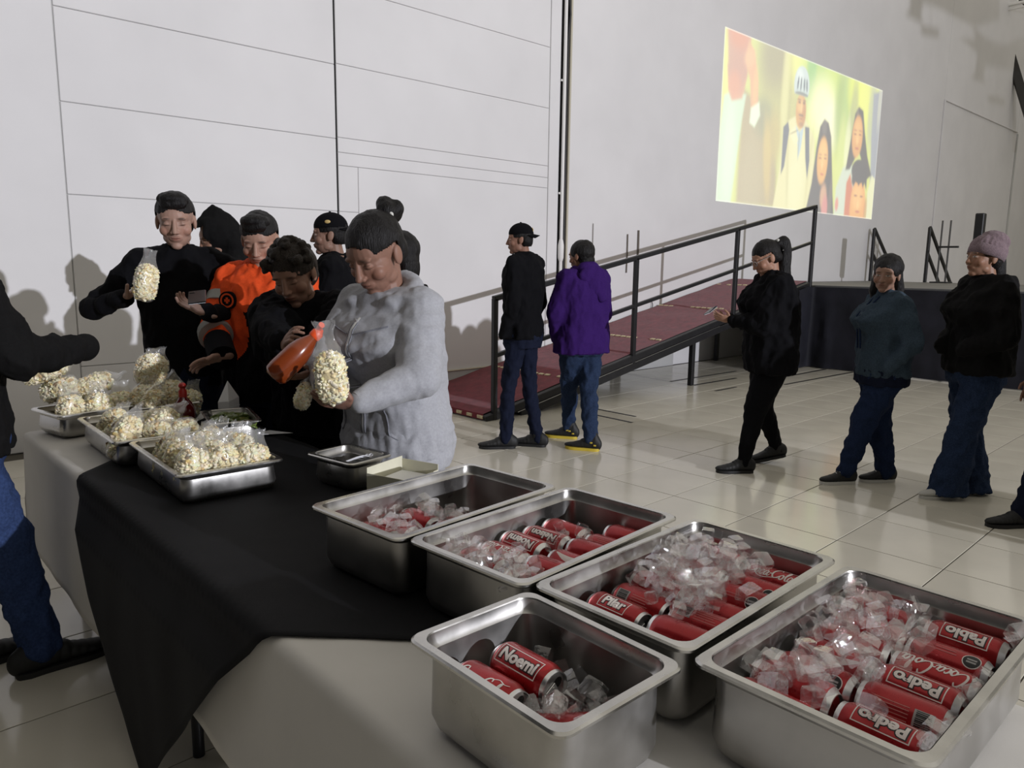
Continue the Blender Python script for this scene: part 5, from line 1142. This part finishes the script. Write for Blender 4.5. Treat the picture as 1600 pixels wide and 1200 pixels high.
# --- 3 man in the orange hi-vis jacket
loc = gd(412, 400, 3.62); rz = D(128)
q = lambda px, py, d: lp(loc, rz, px, py, d)
om = Person(loc, rz, 1.66, 'man in an orange hi-vis jacket with grey reflective bands reaching to the table', 1.08, near=True, head=(.25, .42, 0), headk=1.02, hands={1: q(348, 558, 3.36)}, hint={1: (1, -.4, -.5)}, palms={1: (glocal(rz, -c_r*.8+c_u*-.25-c_f*.35), glocal(rz, -c_u*.8-c_f*.4))}, curl=(.3, .35), skin=(164, 128, 111), eyes='closed')
om.pants(M_navy); om.shoe(M_rubber, M_rubber); j = om.top(M_orange, 'hi_vis_jacket', .04, .1, (.078, .066, .05), .009, 7)
j.data.materials.append(M_blk)
for f_ in j.data.polygons:
    if f_.center.z < om.chest.z-.02 and (f_.center-om.el[1]).length > .17: f_.material_index = 1
def ring(a, b, t, r, w, name, mtl, par):
    c = a.lerp(b, t); d = (b-a).normalized(); o = MB(); o.tube([c-d*w/2, c+d*w/2], r, 22); return o.build(name, mtl, par, 50)
ring(om.sh[1], om.el[1], .45, .083, .05, 'reflective_band', M_refl, j); ring(om.el[1], om.wr[1], .12, .078, .05, 'reflective_band', M_refl, j); ring(om.el[1], om.wr[1], .72, .062, .16, 'cuff', M_blk, j)
o = MB()
for a in range(-6, 7): t = a/6*2.4; o.ell(om.nb+om.up*(.03-.02*math.cos(t))+om.fw*.075*math.cos(t)+om.rt*.085*math.sin(t), (.022, .022, .03))
me = remesh(o.mesh(), .007, 3); om.add(me, 'orange_collar', M_orange, j)
em = om.chest+om.rt*.10+om.fw*.165+om.up*.035; o = MB(); Rm = Matrix((om.rt, om.up, om.fw)).transposed(); o.rings([[em+Rm@Vector((r_*math.cos(2*PI*k/20), r_*math.sin(2*PI*k/20), z)) for k in range(20)] for r_, z in ((.042, -.01), (.042, .012))]); eo = o.build('round_emblem', M_blk, j, 40)
o = MB(); n = 20; o.rings([[em+Rm@Vector((r_*math.cos(2*PI*k/n), r_*math.sin(2*PI*k/n), z)) for k in range(n)] for r_, z in ((.034, .0125), (.034, .0135), (.026, .0135), (.026, .0125))], cap=False).build('emblem_ring', M_orange, eo)
o = MB(); o.box(em+Rm@Vector((0, 0, .013)), (.026, .012, .002), Rm).box(em+Rm@Vector((0, 0, .013)), (.010, .028, .002), Rm).build('emblem_mark', M_orange, eo)
om.hair(M_hair, short_hair, .05, -.06, .03, 1.06)

# --- 4 older woman bending over the table
loc, rz = (1.60, 2.98), D(122)
q = lambda px, py, d: lp(loc, rz, px, py, d)
ow = Person(loc, rz, 1.54, 'older woman in a black jacket bending over the table to pour sauce', 1.38, True, lean=.42, near=True, head=(.10, .02, .08), headk=1.02, hands={1: q(446, 548, 2.72), 0: q(490, 590, 2.66)}, hint={1: (1, -.5, -.8), 0: (-1, -.3, -.8)}, palms={1: (glocal(rz, c_r*.35+c_u*.3-c_f*.6), glocal(rz, c_r*.9-c_f*.3)), 0: (glocal(rz, -c_r*.6-c_f*.5-c_u*.2), glocal(rz, -c_r*.3+c_u*.8))}, curl=(.5, .6), skin=(142, 108, 91), eyes='closed', hip_off=(0, -.06))
ow.pants(M_blk); ow.shoe(M_rubber, M_rubber); j = ow.top(M_blk, 'jacket', .036, .12, (.092, .080, .055), .010, 11, collar='stand')
def curly(mb, H, k):
    r = random.Random(4)
    for i in range(46):
        th, ph = r.uniform(0, 6.3), r.uniform(.15, 1.5); mb.ell(H(.086*math.cos(th)*math.cos(ph), -.012+.098*math.sin(th)*math.cos(ph) if math.sin(th) < .35 or ph > .75 else .06, .035+.10*math.sin(ph)), (r.uniform(.014, .024),)*3)
ow.hair(M_hairb, curly, .045, -.075, .0, 1.08, amp=.006)
# sauce bottle in her hand and the bag she fills
M_salsa = mat('orange_sauce_bottle', (.21, .038, .008), .22, noise_scale=14, noise_amt=.15, spec=.5, coat=.3); M_ocap = mat('orange_cap', (.8, .09, .02), .4)
A_, B_ = gd(432, 585, 2.56), gd(497, 520, 2.60); ax = (B_-A_).normalized(); Mq = ax.to_track_quat('Z', 'Y').to_matrix().to_4x4(); sb = empty('sauce_bottle', A_); sb.matrix_world = Matrix.Translation(A_) @ Mq; tag(sb, 'tilted orange sauce bottle in the hand of the bending woman', 'bottle'); L = (B_-A_).length
MB().lathe([(0, -.018), (.03, -.016), (.044, -.002), (.046, .02), (.044, L*.5), (.036, L*.68), (.02, L*.85), (.015, L*.93)], 26).build('bottle_body', M_salsa, sb, 60)
MB().lathe([(.019, L*.88), (.021, L*.9), (.021, L*1.0), (.013, L*1.05), (.008, L*1.09)], 18).build('cap', M_ocap, sb, 40); o = MB(); o.tube([(0, 0, L*1.03), (-.012, .012, L*1.08), (-.028, .016, L*1.13)], [.009, .010, .011], 10); o.build('cap_flap', M_ocap, sb, 60)
bag(2, gd(474, 600, 2.62)-Vector((0, 0, .09)), 'small bag of pork puffs in the fingers of the bending woman below the bottle', .9, (.3, .5), .72)

# --- 5 man in a cap behind
loc = gd(525, 400, 4.6); rz = D(48)
cm = Person(loc, rz, 1.73, 'man in a black cap and black jacket in profile behind the grey hoodie', 1.05, head=(.15, .05, 0), headk=1.0, skin=(138, 108, 93), near=True)
cm.pants(M_blk); cm.shoe(M_rubber, M_rubber); cm.top(M_blk, 'jacket', .03, .1, (.068, .058, .046), .008, 13, collar='stand'); cm.hair(M_hair, None, .03, -.06, .0, 1.03)
def logo_side(s, o): MB().ell(s.H(-.083, .0, .075), (.006, .018, .011), s.Rh).build('stitched_badge', M_gold, o, 60)
cm.cap(M_blk, -1, logo_side)

# --- 6 woman in the grey hoodie
loc, rz = (1.545, 2.33), D(101)
q = lambda px, py, d: lp(loc, rz, px, py, d)
gw = Person(loc, rz, 1.575, 'woman in a grey quilted hoodie and grey joggers holding a snack bag at the table', 1.22, True, lean=.10, near=True, head=(.05, .46, -.04), headk=1.12, hands={0: q(556, 630, 2.38), 1: q(508, 600, 2.5)}, hint={0: (-.9, -.6, -.6), 1: (1, -.2, -.6)}, palms={0: (glocal(rz, -c_r*.85+c_u*.05-c_f*.2), glocal(rz, c_u*.75-c_r*.2+c_f*.5)), 1: (glocal(rz, c_r*.2-c_f*.6+c_u*.3), glocal(rz, c_r*.9))}, curl=(.28, .5), skin=(136, 102, 87), eyes='closed', thumb=(1.0, .6), brow=.7, hip_off=(0, -.02), spread=.05)
gw.pants(M_grey_h, 'joggers', (.115, .08, .06), .006, 21, seat=.03); gw.shoe(M_rubber, M_soleW)
j = gw.top(M_grey_h, 'hoodie', .03, .135, (.080, .068, .046), .0048, 17, belly=.03, hood='down', bust=.03, scale=9, fold=(.45, .45, 1.5))
# zip, stitched yoke, quilted seams, cuffs, drawcords
def on_front(u, v, g=.0):
    """point on the hoodie's front: u across, v from waist (0) to neck (1)"""
    c = gw.waist.lerp(gw.nb, v); return c+gw.rt*u+gw.fw*(.6+g)
from mathutils.bvhtree import BVHTree
def bvh_of(o): bm = bmesh.new(); bm.from_mesh(o.data); t = BVHTree.FromBMesh(bm); bm.free(); return t
tr_ = bvh_of(j)
def stick(p, off=.003):
    h = tr_.ray_cast(p, -gw.fw); return h[0]+gw.fw*off if h[0] else None
def seam(uv, r, name, mtl, par, n=14):
    P = []
    for (u0, v0), (u1, v1) in zip(uv, uv[1:]):
        for k in range(n): t = k/n; s_ = stick(on_front(u0+(u1-u0)*t, v0+(v1-v0)*t)); P += [s_] if s_ else []
    if len(P) > 2: return MB().tube(P, r, 6).build(name, mtl, par, 60)
# quilted front: raised ribs slanting down to the zip
c_ = coords(j.data); n_ = normals(j.data); w_ = np.array(gw.waist); u_ = (c_-w_)@np.array(gw.rt); v_ = ((c_-w_)@np.array(gw.up))/(gw.nb-gw.waist).length; fr_ = np.clip((n_@np.array(gw.fw))*2-.1, 0, 1)*(np.abs(u_) < .17)*(np.abs(u_) > .012)*np.clip((v_+.15)*6, 0, 1)*np.clip((.74-v_)*8, 0, 1)
set_coords(j.data, c_+n_*(.0075*fr_*(np.abs(np.sin(PI*(v_*6.2-np.abs(u_)*9)))-.4))[:, None])
M_seam = fabric('grey_seam', (.22, .225, .25), .95)
seam([(0, -.5), (0, .88)], .0045, 'zip', M_zip, j, 30)
for u in (-.008, .008): seam([(u, -.5), (u, .85)], .003, 'zip_placket', M_seam, j, 24)
o = stick(on_front(0, .80)); MB().box(o, (.008, .008, .024), None, .002).build('zip_pull', M_zip, j)
for sg in (-1, 1):
    seam([(sg*.02, .70), (sg*.15, .78)], .003, 'yoke_seam', M_seam, j)
    seam([(sg*.10, -.05), (sg*.12, -.3), (sg*.16, -.38)], .003, 'pocket_seam', M_seam, j)
    o = MB(); a = gw.pel+Vector((sg*.022, .165, -.06)); o.tube([a, a+Vector((0, .012, -.05)), a+Vector((sg*.004, .014, -.12))], .0035, 6); o.build('drawcord', M_soleW, j, 60)
for i in (0, 1): d = (gw.wr[i]-gw.el[i]).normalized(); MB().tube([gw.wr[i]-d*.05, gw.wr[i]-d*.035, gw.wr[i]-d*.004], [.040, .042, .036], 18).build('ribbed_cuff', M_grey_h, j, 60)
def bun(mb, H, k):
    for x, y, z, r in ((0, -.115, .085, .038), (.014, -.13, .10, .03), (-.012, -.14, .08, .03), (.0, -.14, .065, .03), (0, -.095, .07, .03)): mb.ell(H(x, y, z), (r*k,)*3)
gw.hair(M_hair, bun, .06, -.05, .02, 1.045)
MB().tube([gw.H(.034*math.cos(a*.7), -.090-.018*math.sin(a*.7), .076+.028*math.sin(a*.7)) for a in range(10)], .0075, 8).build('hair_tie', M_soleW, gw.root, 60)
# the tall bag she holds
f_, sh_ = BAGS[4][0], bag_shell(32, .049, .043, .086, .075); c = gd(518, 590, 2.30); tb = empty('snack_bag', c); tag(tb, 'tall open bag of pork puffs in the hand of the woman in grey', 'snack bag', 'bags of pork puffs')
tb.matrix_world = Matrix.Translation(c) @ (Bz @ Matrix.Rotation(D(13), 3, 'Z') @ Matrix.Rotation(D(-90+12), 3, 'X') @ Matrix.Rotation(D(8), 3, 'Y')).to_4x4()
for nm, me in (('puffs', f_), ('plastic_bag', sh_)): o = obj(nm, me, None, tb); o['kind'] = 'stuff' if nm == 'puffs' else ''
for o in tb.children:
    if o.name.startswith('plastic'): del o['kind']

# --- 7 person almost hidden behind her
loc = gd(632, 400, 3.7); rz = D(30)
hd = Person(loc, rz, 1.57, 'person with dark hair almost hidden behind the grey hoodie', 1.0, True, head=(.0, .1, 0), headk=1.0, hide_hands=True)
hd.pants(M_blk); hd.shoe(M_rubber, M_rubber); hd.top(M_blk2, 'jacket', .025, .1, (.06, .05, .042), .007, 19); hd.hair(M_hair, lambda mb, H, k: mb.ell(H(0, -.06, -.05), (.07, .05, .09)), .045, -.12, -.05, 1.06)

# --- 8 server at the left edge, arm over the trays
loc, rz = (.262, 3.01), D(-84)
q = lambda px, py, d: lp(loc, rz, px, py, d)
sv = Person(loc, rz, 1.72, 'person in a black sweatshirt and blue jeans at the left edge reaching over the trays', 1.12, near=True, lean=.06, head=(0, .3, 0), hands={1: q(118, 545, 2.60)}, hint={1: (.3, -.5, .05)}, palms={1: (glocal(rz, c_r*.8-c_u*.3), glocal(rz, -c_u)), 0: (glocal(rz, c_r*.8-c_u*.3), glocal(rz, -c_u))}, skin=(136, 102, 83), feet=((-.10, .0, 0), (.09, .19, 0)), toe=(.1, -.05), hide_hands=True)
sv.pants(M_jean_l, 'jeans', (.098, .074, .062), .007, 23); sv.shoe(M_rubber, M_rubber, size=1.1); j = sv.top(M_blk2, 'sweatshirt', .035, .10, (.08, .068, .056), .009, 25)
for i in (0, 1):
    gl = MB(); d = (sv.wr[i]-sv.el[i]).normalized(); gl.ell(sv.wr[i]+d*.045, (.06, .042, .05), d.to_track_quat('X', 'Z').to_matrix()); gl.cone(sv.wr[i]-d*.04, sv.wr[i]+d*.03, .045, .043)
    sv.add(remesh(gl.mesh(), .007, 3), 'glove', M_blk2)
sv.hair(M_hair, short_hair, .05, -.06, .03, 1.05)

# --- 9 man in a flat-brimmed cap by the ramp
f0, f1 = gz(790, 700), gz(838, 697); loc = (f0+f1)/2; rz = D(20)
kp = Person(loc, rz, 1.77, 'slim man in a black cap, black jacket and dark jeans standing before the ramp', .93, head=(.45, .05, 0), headk=.93, skin=(142, 106, 89), feet=(local(loc, rz, f0), local(loc, rz, f1)), toe=(.55, .2), hands={0: (-.21, .07, .90), 1: (.20, .08, .90)}, hint={0: (-.6, -1, 0), 1: (.6, -1, 0)}, hide_hands=True)
kp.pants(M_navy, 'jeans', (.088, .064, .052), .007, 31); kp.shoe(M_rubber, M_rubber, size=1.0); kp.top(M_blk, 'jacket', .03, .06, (.066, .056, .046), .008, 33, collar='stand'); kp.hair(M_hair, None, .03, -.06, .0, 1.03)
def logo_front(s, o):
    for x in (-.02, 0, .02): MB().tube([s.H(x, -.110, .060), s.H(x*.9, -.112, .075), s.H(x*.7, -.104, .092)], .003, 6).build('stitched_letter', M_gold, o, 60)
    MB().tube([s.H(-.02, -.108, .068), s.H(.02, -.110, .078)], .0025, 6).build('stitched_letter', M_gold, o, 60)
kp.cap(M_blk, -1, logo_front, -.012)

# --- 10 person in the purple hoodie
f0, f1 = gz(888, 684), gz(922, 704); loc = (f0+f1)/2; rz = D(-12)
pp = Person(loc, rz, 1.63, 'person in a purple hoodie, blue jeans and black boots seen from behind', 1.14, True, head=(.35, .15, 0), headk=.95, feet=(local(loc, rz, f0), local(loc, rz, f1)), toe=(.75, .7), hands={0: (-.17, .12, .85), 1: (.14, .14, .85)}, hint={0: (-1, -.6, 0), 1: (1, -.6, 0)})
pp.pants(M_denim, 'jeans', (.10, .068, .052), .007, 35); pp.shoe(M_rubber, M_yel, .03, 1.02, .022, M_yel); j = pp.top(M_purple, 'hoodie', .046, .11, (.080, .070, .05), .007, 37)
hb = MB(); hb.ell(pp.nb+pp.up*.035-pp.fw*.06, (.105, .065, .07)); hb.ell(pp.nb-pp.fw*.105-pp.up*.02+pp.rt*.01, (.14, .045, .085)); hb.ell(pp.nb-pp.fw*.135-pp.up*.09+pp.rt*.04, (.10, .035, .085)); hb.ell(pp.nb-pp.fw*.15-pp.up*.16+pp.rt*.07, (.05, .028, .06))
for sg in (-1, 1): hb.ell(pp.nb+pp.rt*sg*.085+pp.fw*.01+pp.up*.02, (.03, .07, .045))
me = shell(hb, .008, 4, .004, 10, 5); pp.add(me, 'hood', M_purple, j)
pp.hair(M_hair, lambda mb, H, k: (mb.ell(H(0, -.06, -.045), (.066, .05, .07)), mb.ell(H(0, -.04, .03), (.085, .088, .095))), .045, -.12, -.03, 1.06)

# --- 11 woman with a phone in the queue
f0, f1 = gz(1160, 738), gz(1212, 722); loc = gz(1192, 733); rz = D(44)
q = lambda px, py, d: lp(loc, rz, px, py, d)
pw = Person(loc, rz, 1.63, 'woman all in black with a long ponytail walking left and reading her phone', 1.18, True, lean=.06, head=(.1, .42, 0), headk=.97, skin=(164, 124, 103), feet=(local(loc, rz, f0), local(loc, rz, f1)), toe=(.1, .15), foot_up=(0, .035), hands={0: q(1142, 500, 5.22), 1: q(1150, 500, 5.5)}, hint={0: (-.8, -.8, -.7), 1: (.8, -.8, -.7)}, palms={0: (glocal(rz, -c_r*.9+c_u*.2), glocal(rz, c_u*.6+c_f*.5)), 1: (glocal(rz, -c_r*.9+c_u*.2), glocal(rz, c_u*.6-c_f*.3))}, curl=(.5, .5), eyes='closed')
pw.pants(M_blk, 'leggings', (.108, .070, .044), .004, 41); pw.shoe(M_rubber, M_rubber, size=.98, laces=M_blk2); pw.top(M_blk, 'jacket', .04, .14, (.082, .072, .055), .012, 43, belly=.02, collar='stand', bust=.03)
def tail(mb, H, k):
    a = H(0, -.10, .055); b0 = H(0, -.155, .045); P = [a, b0, b0+Vector((0, -.018, -.06)), b0+Vector((0, -.012, -.15)), b0+Vector((0, -.012, -.25)), b0+Vector((0, -.035, -.34)), b0+Vector((0, -.05, -.42))]; r = [.034, .046, .045, .05, .056, .05, .022]
    for (a, ra), (b_, rb) in zip(zip(P, r), zip(P[1:], r[1:])): mb.cone(a, b_, ra, rb)
pw.hair(M_hair, tail, .05, -.06, .02, 1.05)
for p in ((-.02, -.118, .078), (-.028, -.125, .0)): MB().ell(pw.H(*p), (.012, .012, .012)).build('hair_bead', M_soleW, pw.root, 60)
gs = MB()
for sg in (-1, 1):
    gs.tube([pw.H(sg*(.031+.022*math.cos(a*PI/8)), .101-.006*abs(math.cos(a*PI/8)), .002+.017*math.sin(a*PI/8)) for a in range(17)], .002, 6); gs.tube([pw.H(sg*.053, .097, .008), pw.H(sg*.072, .05, .012), pw.H(sg*.082, -.005, .012)], .002, 6)
gs.tube([pw.H(-.01, .106, .006), pw.H(.01, .106, .006)], .002, 6); gs.build('glasses', M_zip, pw.root, 60)
phone(1110, 485, 5.28, Bz @ Matrix.Rotation(D(-38), 3, 'Z') @ Matrix.Rotation(D(90), 3, 'Y') @ Matrix.Rotation(D(90), 3, 'Z') @ Matrix.Rotation(D(-12), 3, 'Y'), 'lit mobile phone held by the woman with the ponytail')

# --- 12 woman in the denim jacket
f0, f1 = gz(1318, 755), gz(1382, 752); loc = gz(1362, 752); rz = D(48)
dw = Person(loc, rz, 1.50, 'woman in a denim jacket and dark jeans walking left, face turned to the camera', 1.15, True, head=(.85, .08, -.05), headk=.95, skin=(146, 114, 97), feet=(local(loc, rz, f0), local(loc, rz, f1)), toe=(.1, .05), hands={0: (-.20, .07, .80), 1: (.20, .06, .80)}, hint={0: (-.5, -1, 0), 1: (.5, -1, 0)}, hide_hands=True)
dw.pants(M_denimn, 'jeans', (.105, .074, .058), .008, 51); dw.shoe(M_rubber, M_soleW, size=.98, laces=M_soleW); j = dw.top(M_denimd, 'denim_jacket', .032, .055, (.072, .062, .05), .008, 53, belly=.03, bust=.035, collar='stand')
for sg in (-1, 1):
    o = MB(); o.tube([dw.nb+dw.rt*sg*.03+dw.fw*.08-dw.up*.0, dw.chest+dw.rt*sg*.02+dw.fw*.19+dw.up*.03, dw.waist+dw.rt*sg*.02+dw.fw*.17], .006, 6); o.build('placket_seam', M_denimn, j, 60)
o = MB(); R0 = Vector((1, 0, 0)); rag(o, [(dw.pel+Vector((0, .0, .0)), R0, Vector((0, 1, 0)), .205, .155), (dw.pel-Vector((0, 0, .11)), R0, Vector((0, 1, 0)), .2, .150)]); me = shell(o, .01, 3, .006, 12, 3); dw.add(me, 'shirt_hem', M_navy)
def long_hair(mb, H, k):
    for sg in (-1, 1):
        mb.cone(H(sg*.062, -.035, .02), H(sg*.075, -.05, -.12), .03, .04); mb.cone(H(sg*.075, -.05, -.12), H(sg*.06, -.09, -.27), .04, .025)
    mb.cone(H(0, -.08, .0), H(0, -.11, -.2), .07, .06); mb.cone(H(0, -.11, -.2), H(0, -.11, -.33), .06, .03); mb.ell(H(0, -.03, .05), (.09, .095, .095))
dw.hair(M_hair, long_hair, .05, -.12, -.02, 1.07)

# --- 13 woman in the knitted hat
f0, f1 = gz(1480, 778), gz(1515, 770); loc = gz(1505, 772); rz = D(46)
kw = Person(loc, rz, 1.63, 'woman in a mauve knitted hat, black jacket and flared jeans walking left', 1.12, True, head=(.12, -.02, 0), headk=1.0, skin=(146, 110, 89), feet=(local(loc, rz, f0), local(loc, rz, f1)), toe=(.1, .0), hands={0: (-.12, .19, .95), 1: (.10, .19, .95)}, hint={0: (-1, -.9, -.2), 1: (1, -.9, -.2)}, hide_hands=True)
kw.pants(M_denim, 'flared_jeans', (.108, .082, .08), .008, 61, flare=.115); kw.shoe(M_soleW, M_soleW, size=.95); kw.top(M_blk2, 'jacket', .045, .06, (.088, .08, .056), .010, 63, belly=.03, bust=.03, collar='stand')
kw.hair(M_hair, lambda mb, H, k: mb.cone(H(0, -.09, -.02), H(0, -.1, -.1), .05, .05), .045, -.10, -.01, 1.03)
hb = MB(); k = kw.hk; R = kw.Rh @ Matrix.Rotation(.30, 3, 'X'); hb.ell(kw.H(0, -.022, .050), (.094*k, .112*k, .095*k), R, 24, 16); hb.ell(kw.H(0, -.055, .10), (.08*k, .088*k, .065*k), R, 24, 16); me = remesh(hb.mesh(), .006, 2); bm = bmesh.new(); bm.from_mesh(me); Ri = R.transposed(); c0 = kw.H(0, -.022, .050)
bmesh.ops.delete(bm, geom=[v for v in bm.verts if (Ri@(v.co-c0)).z < -.045], context='VERTS'); bm.to_mesh(me); bm.free(); crumple(me, .004, 30, (1, 1, .3), 5); ht = kw.add(me, 'knitted_hat', M_beanie); sd = ht.modifiers.new('t', 'SOLIDIFY'); sd.thickness = .008
o = MB(); o.rings([[c0+R@Vector((.099*k*rr*math.cos(2*PI*a/36), .113*k*rr*math.sin(2*PI*a/36), z)) for a in range(36)] for rr, z in ((.86, -.052), (.97, -.05), (1.0, -.02), (.985, .012), (.9, .014))], cap=False); me = o.mesh(); shade(me); crumple(me, .003, 60, (1, 1, .2), 2); co = kw.add(me, 'turned_up_brim', M_beanie, ht); sd = co.modifiers.new('t', 'SOLIDIFY'); sd.thickness = .006

# --- 14 next in the queue, only a shoe inside the frame
f0 = gz(1592, 822); loc = (f0.x+.10, f0.y-.14); rz = D(44)
nx_ = Person(loc, rz, 1.66, 'person in dark clothes at the right edge, only a dark shoe in the frame', 1.1, feet=(local(loc, rz, f0), (.1, -.1, 0)), toe=(.1, 0), head=(0, .1, 0))
nx_.pants(M_navy, 'jeans'); nx_.shoe(M_rubber, M_rubber); nx_.top(M_blk, 'jacket', .035, .1, (.072, .062, .05), .008, 71); nx_.hair(M_hair, None, .05, -.06, .0, 1.05)
# the queue goes on out of the frame to the right
def more(src, x, y, label, s=1): o = copy_tree(src.root); o.location = (x, y, 0); o['label'] = label; o.scale = (s, s, s); return o
QUEUE = [(pw, 4.95, -.05, 1.02), (dw, 5.15, -.75, 1.08), (nx_, 4.9, -1.55, 1.0), (kw, 5.25, -2.4, 1.0)]
for n, (src, x, y, s_) in enumerate(QUEUE): more(src, x, y, ['person in black next but one in the queue beyond the right edge', 'person in denim third in the queue beyond the right edge', 'person in dark clothes fourth in the queue beyond the right edge', 'person in a knitted hat last in the queue beyond the right edge'][n], s_)

if bpy.data.scenes.get('workshop'): bpy.data.scenes.remove(bpy.data.scenes['workshop'])
